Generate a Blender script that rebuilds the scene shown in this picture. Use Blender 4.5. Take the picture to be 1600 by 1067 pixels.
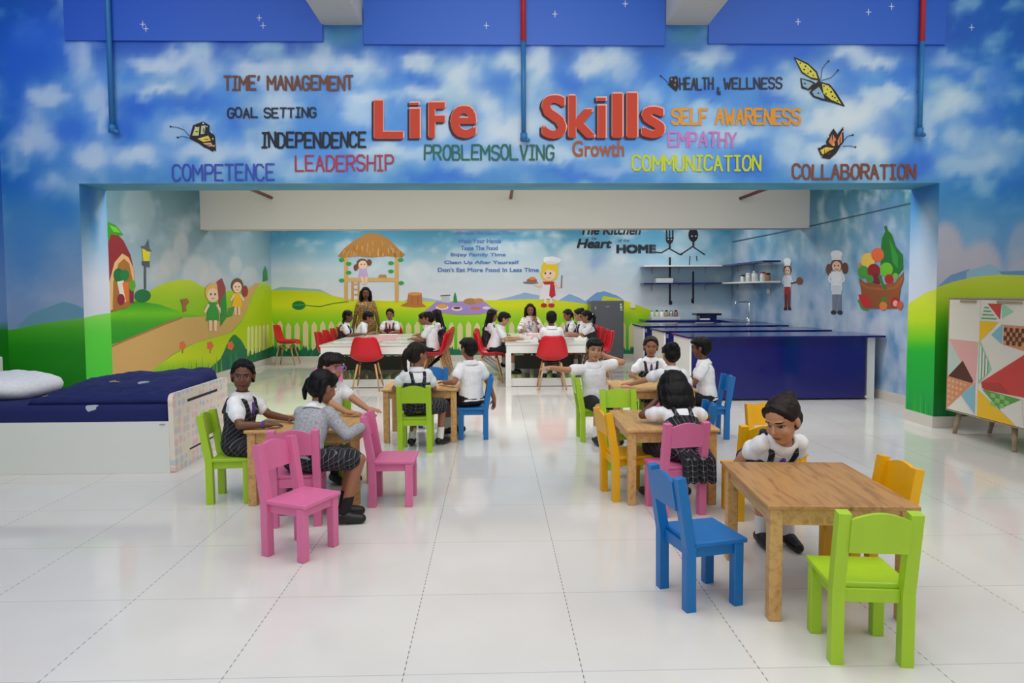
import bpy, bmesh, math, random
import numpy as np
from mathutils import Vector, Matrix, noise
from mathutils.geometry import tessellate_polygon
random.seed(7)
for o in list(bpy.data.objects): bpy.data.objects.remove(o)
SC = bpy.context.scene
COL = SC.collection
PI = math.pi

# ------------------------------------------------------------------ camera
FPX, CXP, CYP, EYE = 1070.0, 800.0, 512.0, 1.7
YAW = math.atan(28/FPX); PITCH = math.atan(57/FPX); ROLL = -0.005
RM = Matrix.Rotation(-YAW, 3, 'Z') @ Matrix.Rotation(PI/2-PITCH, 3, 'X') @ Matrix.Rotation(ROLL, 3, 'Z')
cd = bpy.data.cameras.new('camera'); cam = bpy.data.objects.new('camera', cd); COL.objects.link(cam)
cd.sensor_width = 36; cd.lens = FPX/1600*36; cd.shift_y = -(533.5-CYP)/1600; cd.clip_start = .05; cd.clip_end = 200
cam.matrix_world = Matrix.Translation((0, 0, EYE)) @ RM.to_4x4()
SC.camera = cam

# ------------------------------------------------------------------ world, lights, exposure
SC.view_settings.view_transform = 'Standard'; SC.view_settings.look = 'None'
SC.view_settings.gamma = 1; SC.view_settings.use_curve_mapping = False
SC.view_settings.exposure = -0.31
w = bpy.data.worlds.new('world'); SC.world = w; w.use_nodes = True
w.node_tree.nodes['Background'].inputs[0].default_value = (.93, .96, 1, 1)
w.node_tree.nodes['Background'].inputs[1].default_value = .36
def area(name, loc, sx, sy, power, rot=(0,0,0), col=(1,.985,.96)):
    l = bpy.data.lights.new(name, 'AREA'); l.shape = 'RECTANGLE'; l.size = sx; l.size_y = sy; l.energy = power; l.color = col
    o = bpy.data.objects.new(name, l); COL.objects.link(o); o.location = loc; o.rotation_euler = rot
    return o
HALL, ALC, WALL_FILL = 620, 64, 205
for x in (-4.2, 0.2, 4.6):
    area('hall_light', (x, 3.0, 6.3), 3.4, 7.0, HALL*.33)
area('hall_fill', (0.3, -4.6, 3.6), 11, 4.5, WALL_FILL, (PI/2, 0, 0), (.95,.98,1))  # unseen fill lamp added behind the camera to brighten the front wall
for x in (-3.3, .3, 3.9):
    area('alcove_light', (x, 9.35, 3.98), 2.2, .7, ALC*1.25)
    area('alcove_light', (x, 15.0, 3.98), 1.8, .8, ALC)

# ------------------------------------------------------------------ small helpers
def s2l(c):
    c = c/255.0
    return c/12.92 if c <= .04045 else ((c+.055)/1.055)**2.4
def rgb(r, g, b): return (s2l(r), s2l(g), s2l(b), 1)
def s2ln(a):
    a = np.clip(np.asarray(a, float)/255.0, 0, 1)
    return np.where(a <= .04045, a/12.92, ((a+.055)/1.055)**2.4)

def ray(px, py): return RM @ Vector(((px-CXP)/FPX, -(py-CYP)/FPX, -1))
class Plane:
    """a wall face: point + normal towards the room; paint positions are found on it from the survey rays"""
    def __init__(s, p, n, ax=None, lo=0, hi=0): s.p = Vector(p); s.n = Vector(n).normalized(); s.clip = (ax, lo, hi)
    def at(s, px, py, lift=0):
        d = ray(px, py); o = Vector((0, 0, EYE)); t = (s.p-o).dot(s.n)/d.dot(s.n)
        q = o+d*t+s.n*lift
        if s.clip[0] is not None: q[s.clip[0]] = min(max(q[s.clip[0]], s.clip[1]), s.clip[2])   # paint stops at the corner of the wall
        return q

def mat(name, base, rough=.5, metal=0, spec=.5, coat=0):
    m = bpy.data.materials.new(name); m.use_nodes = True
    b = m.node_tree.nodes['Principled BSDF']
    b.inputs['Base Color'].default_value = base if len(base) == 4 else (*base, 1)
    b.inputs['Roughness'].default_value = rough; b.inputs['Metallic'].default_value = metal
    b.inputs['Specular IOR Level'].default_value = spec
    if coat: b.inputs['Coat Weight'].default_value = coat
    return m
def nd(m, t, **kw):
    n = m.node_tree.nodes.new(t)
    for k, v in kw.items(): setattr(n, k, v)
    return n
def lk(m, a, b): m.node_tree.links.new(a, b)
def bsdf(m): return m.node_tree.nodes['Principled BSDF']
def mathn(m, op, a, b=None, c=None):
    n = nd(m, 'ShaderNodeMath', operation=op)
    for i, v in enumerate((a, b, c)):
        if v is None: continue
        if isinstance(v, (int, float)): n.inputs[i].default_value = v
        else: lk(m, v, n.inputs[i])
    return n.outputs[0]
def mixc(m, f, a, b):
    n = nd(m, 'ShaderNodeMix', data_type='RGBA')
    for s, v in ((n.inputs[0], f), (n.inputs[6], a), (n.inputs[7], b)):
        if isinstance(v, (int, float)): s.default_value = v
        elif isinstance(v, tuple): s.default_value = v
        else: lk(m, v, s)
    return n.outputs[2]
def ramp(m, fac, stops):
    n = nd(m, 'ShaderNodeValToRGB'); e = n.color_ramp.elements
    while len(e) < len(stops): e.new(.5)
    for i, (p, c) in enumerate(stops): e[i].position = p; e[i].color = c
    lk(m, fac, n.inputs[0]); return n.outputs[0]
def add_bump(m, height, strength=.2, dist=.002):
    n = nd(m, 'ShaderNodeBump'); n.inputs['Strength'].default_value = strength; n.inputs['Distance'].default_value = dist
    lk(m, height, n.inputs['Height']); lk(m, n.outputs[0], bsdf(m).inputs['Normal'])

# meshes
def link(name, me, m=None, parent=None):
    o = bpy.data.objects.new(name, me); COL.objects.link(o)
    if m:
        if len(me.materials): me.materials.clear()
        for x in (m if isinstance(m, (list, tuple)) else [m]): me.materials.append(x)
    if parent: o.parent = parent
    return o
def obj(name, bm, m, parent=None, smooth=False, bevel=0):
    if bevel:
        es = [e for e in bm.edges if len(e.link_faces) == 2 and e.calc_face_angle(0) > .6]
        if es: bmesh.ops.bevel(bm, geom=es, offset=bevel, segments=2, profile=.5, affect='EDGES', clamp_overlap=True)
    bmesh.ops.recalc_face_normals(bm, faces=bm.faces)
    me = bpy.data.meshes.new(name); bm.to_mesh(me); bm.free()
    if smooth:
        for p in me.polygons: p.use_smooth = True
    return link(name, me, m, parent)
def tag(o, label, cat=None, group=None):
    o['label'] = label
    if cat: o['category'] = cat
    if group: o['group'] = group
    return o
def thing(name, label, cat, loc=(0,0,0), rz=0, group=None):
    o = bpy.data.objects.new(name, None); COL.objects.link(o); o.empty_display_size = .1
    o.location = loc; o.rotation_euler = (0, 0, rz)
    return tag(o, label, cat, group)
def struct(o): o['kind'] = 'structure'; return o
def dup(root, loc, rz, label, group=None):
    r = root.copy(); COL.objects.link(r); r.location = loc; r.rotation_euler = (0, 0, rz); r['label'] = label
    if group: r['group'] = group
    for ch in list(root.children):
        c = ch.copy(); COL.objects.link(c); c.parent = r
        for g in list(ch.children):
            d = g.copy(); COL.objects.link(d); d.parent = c
    return r
def repaint(root, old, new):
    """give a copied thing its own colour"""
    for ch in root.children_recursive:
        if ch.data and ch.data.materials and ch.data.materials[0] == old:
            ch.material_slots[0].link = 'OBJECT'; ch.material_slots[0].material = new
def B(): return bmesh.new()
def box(bm, c, s, M=None):
    T = Matrix.Translation(c) @ Matrix.Diagonal((*s, 1))
    if M is not None: T = M @ T
    return bmesh.ops.create_cube(bm, size=1, matrix=T)['verts']
def box2(bm, a, b): box(bm, [(a[i]+b[i])/2 for i in range(3)], [abs(b[i]-a[i]) for i in range(3)])
def loft(bm, rings, cap=True, closed=True):
    R = [[bm.verts.new(p) for p in r] for r in rings]; n = len(R[0])
    for a, b in zip(R, R[1:]):
        for i in range(n if closed else n-1):
            j = (i+1) % n
            bm.faces.new((a[i], a[j], b[j], b[i]))
    if cap and closed:
        bm.faces.new(R[0][::-1]); bm.faces.new(R[-1])
def basis(d):
    d = Vector(d).normalized(); a = Vector((0,0,1)) if abs(d.z) < .9 else Vector((1,0,0))
    x = d.cross(a).normalized(); return x, d.cross(x).normalized(), d
def cap(bm, a, b, ra, rb, n=12, k=3):
    """tapered limb with round ends"""
    a, b = Vector(a), Vector(b)
    if (b-a).length < 1e-6: b = a+Vector((0,0,1e-4))
    x, y, d = basis(b-a); rings = []
    for i in range(k, -1, -1):
        t = i/k*PI/2*.96; rings.append((a-d*ra*math.sin(t), ra*math.cos(t)))
    for i in range(0, k+1):
        t = i/k*PI/2*.96; rings.append((b+d*rb*math.sin(t), rb*math.cos(t)))
    loft(bm, [[c+x*(r*math.cos(2*PI*j/n))+y*(r*math.sin(2*PI*j/n)) for j in range(n)] for c, r in rings])
def cyl(bm, a, b, ra, rb=None, n=16):
    rb = ra if rb is None else rb
    a, b = Vector(a), Vector(b); x, y, d = basis(b-a)
    loft(bm, [[c+x*(r*math.cos(2*PI*j/n))+y*(r*math.sin(2*PI*j/n)) for j in range(n)] for c, r in ((a, ra), (b, rb))])
def ell(bm, c, r, M=None, u=16, v=10):
    T = Matrix.Translation(c) @ Matrix.Diagonal((*r, 1))
    if M is not None: T = M @ T
    bmesh.ops.create_uvsphere(bm, u_segments=u, v_segments=v, radius=1, matrix=T)
def lathe(bm, prof, c=(0,0,0), n=20):
    c = Vector(c)
    loft(bm, [[c+Vector((r*math.cos(2*PI*j/n), r*math.sin(2*PI*j/n), z)) for j in range(n)] for r, z in prof])
def tube(bm, pts, r, n=10):
    for a, b in zip(pts, pts[1:]): cap(bm, a, b, r, r, n, 2)
def prism(bm, pts, h0, h1, f):
    """closed outline extruded between h0 and h1; f maps (u,v,h) to a point"""
    a = [bm.verts.new(f(u, v, h0)) for u, v in pts]; b = [bm.verts.new(f(u, v, h1)) for u, v in pts]
    n = len(pts); bm.faces.new(a[::-1]); bm.faces.new(b)
    for i in range(n): bm.faces.new((a[i], a[(i+1)%n], b[(i+1)%n], b[i]))
def remesh(bm, voxel, name, smooth=2, factor=.5, disp=None):
    """weld overlapping solids into one continuous skin"""
    bmesh.ops.recalc_face_normals(bm, faces=bm.faces)
    me = bpy.data.meshes.new('tmp'); bm.to_mesh(me); bm.free()
    o = bpy.data.objects.new('tmp', me); COL.objects.link(o)
    r = o.modifiers.new('r', 'REMESH'); r.mode = 'VOXEL'; r.voxel_size = voxel; r.use_smooth_shade = True
    if smooth:
        s = o.modifiers.new('s', 'SMOOTH'); s.iterations = smooth; s.factor = factor
    dg = bpy.context.evaluated_depsgraph_get()
    m2 = bpy.data.meshes.new_from_object(o.evaluated_get(dg)); m2.name = name
    bpy.data.objects.remove(o); bpy.data.meshes.remove(me)
    n = len(m2.vertices)
    if disp:
        co = np.empty(n*3, np.float32); m2.vertices.foreach_get('co', co); co = co.reshape(-1, 3)
        co = disp(co); m2.vertices.foreach_set('co', co.ravel().astype(np.float32)); m2.update()
    m2.polygons.foreach_set('use_smooth', np.ones(len(m2.polygons), bool))
    return m2

# ------------------------------------------------------------------ materials
def noisy(name, c1, c2, rough=.5, scale=8, stretch=None, bump=0, spec=.5):
    m = mat(name, c1, rough, spec=spec)
    tc = nd(m, 'ShaderNodeTexCoord'); n = nd(m, 'ShaderNodeTexNoise'); n.inputs['Scale'].default_value = scale; n.inputs['Detail'].default_value = 6
    src = tc.outputs['Object']
    if stretch:
        mp = nd(m, 'ShaderNodeMapping'); mp.inputs['Scale'].default_value = stretch; lk(m, src, mp.inputs[0]); src = mp.outputs[0]
    lk(m, src, n.inputs['Vector'])
    lk(m, ramp(m, n.outputs['Fac'], [(.3, c1), (.7, c2)]), bsdf(m).inputs['Base Color'])
    if bump: add_bump(m, n.outputs['Fac'], bump)
    return m
def paint_mat(name, c):   # satin-painted wood of the small chairs
    d = tuple(x*.93 for x in c[:3])+(1,)
    return noisy(name, c, d, .38, 14, (1, 1, .25), .04)
PINK = paint_mat('pink_paint', rgb(224,116,164)); LIME = paint_mat('lime_paint', rgb(168,208,40))
BLUE = paint_mat('blue_paint', rgb(10,112,186)); YELL = paint_mat('yellow_paint', rgb(240,180,8))
def wood_mat(name, a, b, knot):
    m = mat(name, a, .42)
    tc = nd(m, 'ShaderNodeTexCoord'); mp = nd(m, 'ShaderNodeMapping'); mp.inputs['Scale'].default_value = (9, 1.1, 9); lk(m, tc.outputs['Object'], mp.inputs[0])
    n = nd(m, 'ShaderNodeTexNoise'); n.inputs['Scale'].default_value = 3.2; n.inputs['Detail'].default_value = 8; n.inputs['Distortion'].default_value = .7; lk(m, mp.outputs[0], n.inputs['Vector'])
    col = ramp(m, n.outputs['Fac'], [(.3, b), (.52, a), (.75, tuple(x*1.08 for x in a[:3])+(1,))])
    v = nd(m, 'ShaderNodeTexVoronoi'); v.inputs['Scale'].default_value = 4.2; lk(m, tc.outputs['Object'], v.inputs['Vector'])
    k = ramp(m, v.outputs['Distance'], [(.03, (1,1,1,1)), (.085, (0,0,0,1))])
    col = mixc(m, k, col, knot)
    lk(m, col, bsdf(m).inputs['Base Color']); add_bump(m, n.outputs['Fac'], .08)
    return m
WOOD = wood_mat('pine_wood', rgb(208,164,104), rgb(182,134,78), rgb(108,64,34)); WOODD = wood_mat('worn_pine_top', rgb(182,136,82), rgb(146,102,58), rgb(78,44,26))
LEGW = noisy('dowel_wood', rgb(214,172,120), rgb(190,146,98), .5, 10, (8, 8, 1))
REDP = mat('red_plastic', rgb(205,14,32), .33); BLKM = mat('black_metal', rgb(20,20,22), .4, .6)
WHITE = mat('white_laminate', rgb(232,232,228), .25); WHITEM = mat('white_matt', rgb(236,236,232), .6)
GREYT = mat('pale_grey_laminate', rgb(214,216,210), .22)
NAVYG = mat('navy_gloss_laminate', rgb(3,10,100), .16, coat=.15)
STEEL = mat('brushed_steel', rgb(176,178,182), .32, .9); CHROME = mat('chrome', rgb(220,222,226), .12, 1)
FRIDGE = mat('graphite_steel', rgb(98,100,106), .35, .5)
BLACK = mat('black_gloss', rgb(10,10,12), .2); PAPER = mat('paper', rgb(240,238,232), .7)
def printed(name, base, ink, scale=60, thr=.5):
    m = mat(name, base, .6); tc = nd(m, 'ShaderNodeTexCoord'); n = nd(m, 'ShaderNodeTexNoise'); n.inputs['Scale'].default_value = scale; lk(m, tc.outputs['Object'], n.inputs['Vector'])
    lk(m, ramp(m, n.outputs['Fac'], [(thr-.02, base), (thr+.02, ink)]), bsdf(m).inputs['Base Color']); return m
REDPRINT = printed('red_printed_cloth', rgb(236,228,226), rgb(206,70,84), 34)
GREYPRINT = printed('grey_printed_paper', rgb(232,230,226), rgb(150,140,140), 40, .58)
# cloth
SHIRT = noisy('white_cotton', rgb(244,244,246), rgb(228,230,236), .8, 30, None, .15)
GREYKNIT = noisy('grey_knit', rgb(178,180,186), rgb(142,144,152), .9, 60, None, .3)
SHORTS = mat('black_cloth', rgb(20,20,24), .85); SHOE = mat('black_leather', rgb(12,12,13), .45); SOCK = mat('white_sock', rgb(226,226,228), .9); SOCKD = mat('dark_sock', rgb(22,22,26), .9)
def tartan(name, base, line, p=.034, wd=.16, line2=None):
    m = mat(name, base, .85); tc = nd(m, 'ShaderNodeTexCoord'); sp = nd(m, 'ShaderNodeSeparateXYZ'); lk(m, tc.outputs['Object'], sp.inputs[0])
    def band(o, off, q, wdt): return mathn(m, 'LESS_THAN', mathn(m, 'FRACT', mathn(m, 'ADD', mathn(m, 'DIVIDE', o, q), off)), wdt)
    f = None
    a = mathn(m, 'ADD', sp.outputs[0], mathn(m, 'MULTIPLY', sp.outputs[1], .5)); b = mathn(m, 'ADD', sp.outputs[2], mathn(m, 'MULTIPLY', sp.outputs[1], .85))
    va, vb = band(a, .1, p, wd), band(b, .3, p, wd)
    f = mathn(m, 'MULTIPLY', mathn(m, 'ADD', va, vb), .5)
    col = mixc(m, f, base, line)
    if line2: col = mixc(m, mathn(m, 'MULTIPLY', mathn(m, 'ADD', band(a, .6, p*2, .3), band(b, .6, p*2, .3)), .45), col, line2)
    lk(m, col, bsdf(m).inputs['Base Color']); return m
TARTAN = tartan('black_tartan', rgb(10,10,14), rgb(150,150,160), .04, .1, rgb(40,40,52))
REDTART = tartan('red_grey_tartan', rgb(70,60,66), rgb(190,60,72), .05, .3)
GOLD = printed('gold_print_cloth', rgb(190,158,78), rgb(120,88,40), 40, .46)
FLORAL = printed('white_floral_cloth', rgb(236,228,226), rgb(128,112,128), 26, .6)
PURPLE = mat('purple_ribbon', rgb(86,60,140), .7); MAROON = mat('maroon_cloth', rgb(130,24,44), .8)
LILAC = mat('lilac_frame', rgb(168,112,214), .3)
HAIRM = []
for nm, c in (('black_hair', (8,7,8)), ('dark_brown_hair', (24,17,14))):
    m = mat(nm, rgb(*c), .5, spec=.22); tc = nd(m, 'ShaderNodeTexCoord'); mp = nd(m, 'ShaderNodeMapping'); mp.inputs['Scale'].default_value = (90, 90, 10); lk(m, tc.outputs['Object'], mp.inputs[0])
    n = nd(m, 'ShaderNodeTexNoise'); n.inputs['Scale'].default_value = 1.6; n.inputs['Detail'].default_value = 4; lk(m, mp.outputs[0], n.inputs['Vector'])
    lk(m, ramp(m, n.outputs['Fac'], [(.3, rgb(*[x*.6 for x in c])), (.7, rgb(*[x*1.6+3 for x in c]))]), bsdf(m).inputs['Base Color']); add_bump(m, n.outputs['Fac'], .5, .004)
    HAIRM.append(m)
def skin_mat(name, c):
    m = mat(name, rgb(*c), .5); b = bsdf(m)
    b.inputs['Subsurface Weight'].default_value = .08; b.inputs['Subsurface Radius'].default_value = (.01, .004, .002)
    at = nd(m, 'ShaderNodeAttribute', attribute_name='face'); sp = nd(m, 'ShaderNodeSeparateXYZ'); lk(m, at.outputs['Vector'], sp.inputs[0])
    x, y, z = sp.outputs; ax = mathn(m, 'ABSOLUTE', x); front = mathn(m, 'LESS_THAN', y, -.03)
    def oval(cx, cz, rx, rz, xx=ax):
        a = mathn(m, 'DIVIDE', mathn(m, 'SUBTRACT', xx, cx), rx); d = mathn(m, 'DIVIDE', mathn(m, 'SUBTRACT', z, cz), rz)
        r = mathn(m, 'ADD', mathn(m, 'MULTIPLY', a, a), mathn(m, 'MULTIPLY', d, d))
        return mathn(m, 'MULTIPLY', mathn(m, 'LESS_THAN', r, 1), front)
    skin = rgb(*c); lip = rgb(*[int(v*f) for v, f in zip(c, (.78, .58, .58))]); dark = rgb(24,17,15)
    n = nd(m, 'ShaderNodeTexNoise'); n.inputs['Scale'].default_value = 40; tc = nd(m, 'ShaderNodeTexCoord'); lk(m, tc.outputs['Object'], n.inputs['Vector'])
    col = mixc(m, mathn(m, 'MULTIPLY', n.outputs['Fac'], .25), skin, rgb(*[int(v*.85) for v in c]))
    col = mixc(m, oval(0, -.0655, .025, .0085, x), col, lip)
    col = mixc(m, mathn(m, 'MULTIPLY', oval(0, -.0655, .024, .0016, x), .8), col, dark)
    col = mixc(m, oval(.034, .0275, .021, .0048), col, dark)
    col = mixc(m, oval(.034, .0028, .0185, .0092), col, dark)
    col = mixc(m, oval(.034, .0016, .0148, .0062), col, rgb(176,166,156))
    col = mixc(m, oval(.0335, .0020, .0092, .0074), col, rgb(22,13,10))
    col = mixc(m, oval(.0315, .0045, .0016, .0016), col, rgb(200,200,200))
    lk(m, col, b.inputs['Base Color']); return m
SKIN = {'dark': skin_mat('dark_brown_skin', (112,70,50)), 'mid': skin_mat('brown_skin', (154,102,74)), 'light': skin_mat('light_brown_skin', (190,138,104))}
# wall paint: colours of the painted scenery are held in the wall itself
MURAL = mat('mural_paint', (.5,.5,.5,1), .55)
_a = nd(MURAL, 'ShaderNodeAttribute', attribute_name='Col'); lk(MURAL, _a.outputs['Color'], bsdf(MURAL).inputs['Base Color'])
def tile_mat():
    m = mat('polished_tile', rgb(224,221,216), .1, spec=.5)
    tc = nd(m, 'ShaderNodeTexCoord'); sp = nd(m, 'ShaderNodeSeparateXYZ'); lk(m, tc.outputs['Object'], sp.inputs[0])
    gx = mathn(m, 'DIVIDE', mathn(m, 'SUBTRACT', sp.outputs[0], -.412), .797); gy = mathn(m, 'DIVIDE', mathn(m, 'SUBTRACT', sp.outputs[1], 2.968), .803)
    dx = mathn(m, 'ABSOLUTE', mathn(m, 'SUBTRACT', mathn(m, 'FRACT', mathn(m, 'ADD', gx, .5)), .5))
    dy = mathn(m, 'ABSOLUTE', mathn(m, 'SUBTRACT', mathn(m, 'FRACT', mathn(m, 'ADD', gy, .5)), .5))
    jx = mathn(m, 'MULTIPLY', mathn(m, 'LESS_THAN', dx, .0028), mathn(m, 'LESS_THAN', mathn(m, 'FRACT', mathn(m, 'DIVIDE', sp.outputs[1], .047)), .52))
    jx = mathn(m, 'MAXIMUM', jx, mathn(m, 'MULTIPLY', mathn(m, 'LESS_THAN', dx, .0022), .25)); jy = mathn(m, 'MULTIPLY', mathn(m, 'LESS_THAN', dy, .0022), .55)
    j = mathn(m, 'MAXIMUM', jx, jy)
    n = nd(m, 'ShaderNodeTexNoise'); n.inputs['Scale'].default_value = 1.1; n.inputs['Detail'].default_value = 5; lk(m, tc.outputs['Object'], n.inputs['Vector'])
    base = ramp(m, n.outputs['Fac'], [(.35, rgb(220,217,212)), (.7, rgb(229,227,223))])
    wn = nd(m, 'ShaderNodeTexWhiteNoise', noise_dimensions='2D'); cb = nd(m, 'ShaderNodeCombineXYZ'); lk(m, mathn(m, 'FLOOR', gx), cb.inputs[0]); lk(m, mathn(m, 'FLOOR', gy), cb.inputs[1]); lk(m, cb.outputs[0], wn.inputs['Vector'])
    base = mixc(m, mathn(m, 'MULTIPLY', wn.outputs['Value'], .25), base, rgb(212,208,204))
    lk(m, mixc(m, j, base, rgb(120,116,112)), bsdf(m).inputs['Base Color'])
    lk(m, ramp(m, n.outputs['Fac'], [(.3, (.07,.07,.07,1)), (.8, (.13,.13,.13,1))]), bsdf(m).inputs['Roughness'])
    return m
TILE = tile_mat(); SKIRT = mat('cream_tile_skirting', rgb(212,206,196), .25); CEIL = mat('white_ceiling', rgb(224,224,220), .8); BEAMM = mat('off_white_plaster', rgb(206,204,196), .75)
PIPER = mat('red_pipe_paint', rgb(196,40,52), .4); PIPEB = mat('blue_pipe_paint', rgb(48,124,186), .45); PIPEBR = mat('brown_pipe_paint', rgb(116,44,40), .5)

# ------------------------------------------------------------------ painted walls
RMT = np.array(RM.transposed()); 
def topx(P):
    q = (np.asarray(P, float)-np.array([0, 0, EYE])) @ np.array(RM)
    return CXP+FPX*q[:, 0]/-q[:, 2], CYP-FPX*q[:, 1]/-q[:, 2]
def fbm(x, y, oct=3):
    r = np.empty(x.shape); 
    for i in range(x.size):
        r[i] = noise.fractal(Vector((x[i], y[i], 3.7)), 1.0, 2.0, oct)
    return r
class Paint:
    def __init__(s): s.v = []; s.f = []; s.c = []; s.l = .0008; s.inc = 3e-5
    def grid(s, p0, du, dv, nu, nv, fn):
        p0, du, dv = (np.array(x, float) for x in (p0, du, dv))
        P = np.array([p0+du*i/nu+dv*j/nv for j in range(nv+1) for i in range(nu+1)])
        px, py = topx(P); c = fn(px, py); k = len(s.v)
        s.v += [tuple(p) for p in P]; s.c += [tuple(x) for x in s2ln(c)]
        w = nu+1
        s.f += [(k+j*w+i, k+j*w+i+1, k+(j+1)*w+i+1, k+(j+1)*w+i) for j in range(nv) for i in range(nu)]
    def add(s, pts, faces, col):
        k = len(s.v); s.v += [tuple(p) for p in pts]; s.f += [tuple(k+i for i in f) for f in faces]
        if np.ndim(col) == 1: col = [col]*len(pts)
        s.c += [tuple(x) for x in s2ln(np.array(col, float))]
    def poly(s, pl, pts, col, lift=None):
        if lift is None: s.l += s.inc; lift = s.l
        P = [pl.at(x, y, lift) for x, y in pts]
        T = tessellate_polygon([[Vector((x, -y, 0)) for x, y in pts]])
        s.add(P, [tuple(t) for t in T], col)
    def oval(s, pl, cx, cy, rx, ry, col, rot=0, n=20):
        c, d = math.cos(rot), math.sin(rot)
        s.poly(pl, [(cx+rx*math.cos(a)*c-ry*math.sin(a)*d, cy+rx*math.cos(a)*d+ry*math.sin(a)*c) for a in [2*PI*i/n for i in range(n)]], col)
    def line(s, pl, pts, w, col):
        for (a, b), (c, d) in zip(pts, pts[1:]):
            L = math.hypot(c-a, d-b) or 1; nx, ny = -(d-b)/L*w/2, (c-a)/L*w/2
            s.poly(pl, [(a+nx, b+ny), (c+nx, d+ny), (c-nx, d-ny), (a-nx, b-ny)], col)
    def fill(s, pl, top, bot, rows, fn, step=4, lift=None):
        """region below an outline: columns from top edge to bottom edge, colour by fn(px,py)"""
        if lift is None: s.l += s.inc; lift = s.l
        xs = np.arange(top[0][0], top[-1][0]+.01, step); xs[-1] = top[-1][0]
        ty = np.interp(xs, [p[0] for p in top], [p[1] for p in top]); by = np.interp(xs, [p[0] for p in bot], [p[1] for p in bot])
        P = []; X = []; Y = []
        for x, t, b in zip(xs, ty, by):
            for j in range(rows+1):
                y = t+(b-t)*j/rows; P.append(pl.at(x, y, lift)); X.append(x); Y.append(y)
        w = rows+1
        s.add(P, [(i*w+j, i*w+j+1, (i+1)*w+j+1, (i+1)*w+j) for i in range(len(xs)-1) for j in range(rows)], fn(np.array(X), np.array(Y)))
    def build(s, name, parent=None, m=None):
        me = bpy.data.meshes.new(name); me.from_pydata(s.v, [], s.f)
        at = me.color_attributes.new('Col', 'FLOAT_COLOR', 'POINT')
        at.data.foreach_set('color', np.concatenate([np.array(s.c, np.float32), np.ones((len(s.c), 1), np.float32)], 1).ravel())
        me.update(); return link(name, me, m or MURAL, parent)
def lerp(a, b, t): return np.asarray(a, float)+(np.asarray(b, float)-np.asarray(a, float))*np.clip(t, 0, 1)[:, None]
def grad(stops):
    k = [s[0] for s in stops]
    def fn(px, py): return np.stack([np.interp(py, k, [s[1][i] for s in stops]) for i in range(3)], 1)
    return fn
def blobs(c, px, py, L, col, warp=9, soft=1.0, crisp=False):
    wx = px+warp*fbm(px/26, py/26); wy = py+warp*fbm(px/26+40, py/26)
    a = np.zeros(px.shape)
    for x, y, rx, ry, st in L:
        d = ((wx-x)/rx)**2+((wy-y)/ry)**2; a = 1-(1-a)*(1-st*(1/(1+(d*soft)**2.2) if crisp else np.exp(-d*.8*soft)))
    return c+(np.asarray(col, float)-c)*a[:, None]
def discs(c, px, py, L, col, edge=.25):
    for x, y, rx, ry, st in L:
        d = np.sqrt(((px-x)/rx)**2+((py-y)/ry)**2); a = np.clip((1-d)/edge, 0, 1)*st*np.clip((1.6-(py-y)/ry*.9)/1.6, .15, 1)
        c = c+(np.asarray(col, float)-c)*a[:, None]
    return c
CL = [(125,95,22,28,.7),(150,150,20,24,.7),(75,150,28,17,.8),(165,185,11,25,.7),(58,212,30,30,.75),(140,248,24,24,.8),(212,242,38,16,.85),(88,290,26,20,.7),
 (235,100,40,12,.85),(282,90,26,14,.75),(247,140,30,8,.85),(320,112,22,28,.7),(390,105,30,14,.8),(432,112,30,20,.75),(440,160,26,26,.8),(262,205,22,16,.6),(305,195,28,13,.6),(322,238,42,18,.8),
 (402,240,35,20,.75),(500,92,26,24,.8),(545,100,26,14,.6),(568,106,35,18,.7),(650,95,28,13,.85),(722,118,26,27,.85),(572,150,40,10,.7),(660,145,38,10,.8),(562,172,32,22,.7),(765,165,20,22,.8),
 (800,100,28,13,.75),(700,195,32,20,.8),(790,205,42,24,.9),(842,98,18,34,.8),(922,105,26,14,.85),(952,90,30,14,.7),(980,110,18,20,.6),(870,240,60,14,.75),(850,180,40,34,.6),(622,235,60,13,.7),(1010,150,16,20,.5),
 (1090,90,22,12,.6),(1120,85,20,12,.5),(1250,130,50,22,.6),(1332,85,34,15,.8),(1372,100,24,11,.8),(1385,150,36,14,.8),(1300,190,66,20,.9),(1340,172,40,22,.9),(1130,210,60,13,.7),(1300,240,46,18,.85),(1362,232,28,20,.9),
 (1230,235,20,24,.6),(1482,95,25,14,.5),(1470,170,24,20,.6),(1512,160,28,20,.6),(1500,215,22,18,.6),(1520,255,50,18,.6),(1450,205,11,25,.6),(1560,228,40,28,.5),(1100,180,40,16,.55),(960,265,50,9,.5),(480,262,50,14,.5),(1060,250,50,20,.45),(740,255,40,14,.6)]
DB = [(60,70,60,40,.9),(30,150,25,60,.7),(110,205,26,16,.8),(215,165,30,16,.8),(190,200,14,16,.8),(70,300,22,16,.7),(300,160,36,12,.7),(380,190,30,12,.45),(610,95,20,20,.8),(660,130,26,12,.8),(740,85,28,12,.6),(520,150,16,18,.6),(770,130,26,20,.6),(890,120,26,24,.8),
 (1000,110,30,22,.7),(1180,95,36,18,.9),(1230,75,60,8,.8),(1100,150,26,10,.6),(1205,155,22,16,.8),(1290,110,30,12,.5),(1330,140,18,26,.6),(1385,200,24,24,.7),(1240,190,30,10,.6),(1430,255,26,16,.9),(1500,110,20,12,.8),(1540,180,22,24,.7),(1560,130,20,26,.6),(920,270,60,10,.8),(690,275,50,9,.7),(1170,260,40,16,.7),(540,258,20,12,.5),(1410,120,20,14,.6)]
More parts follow.
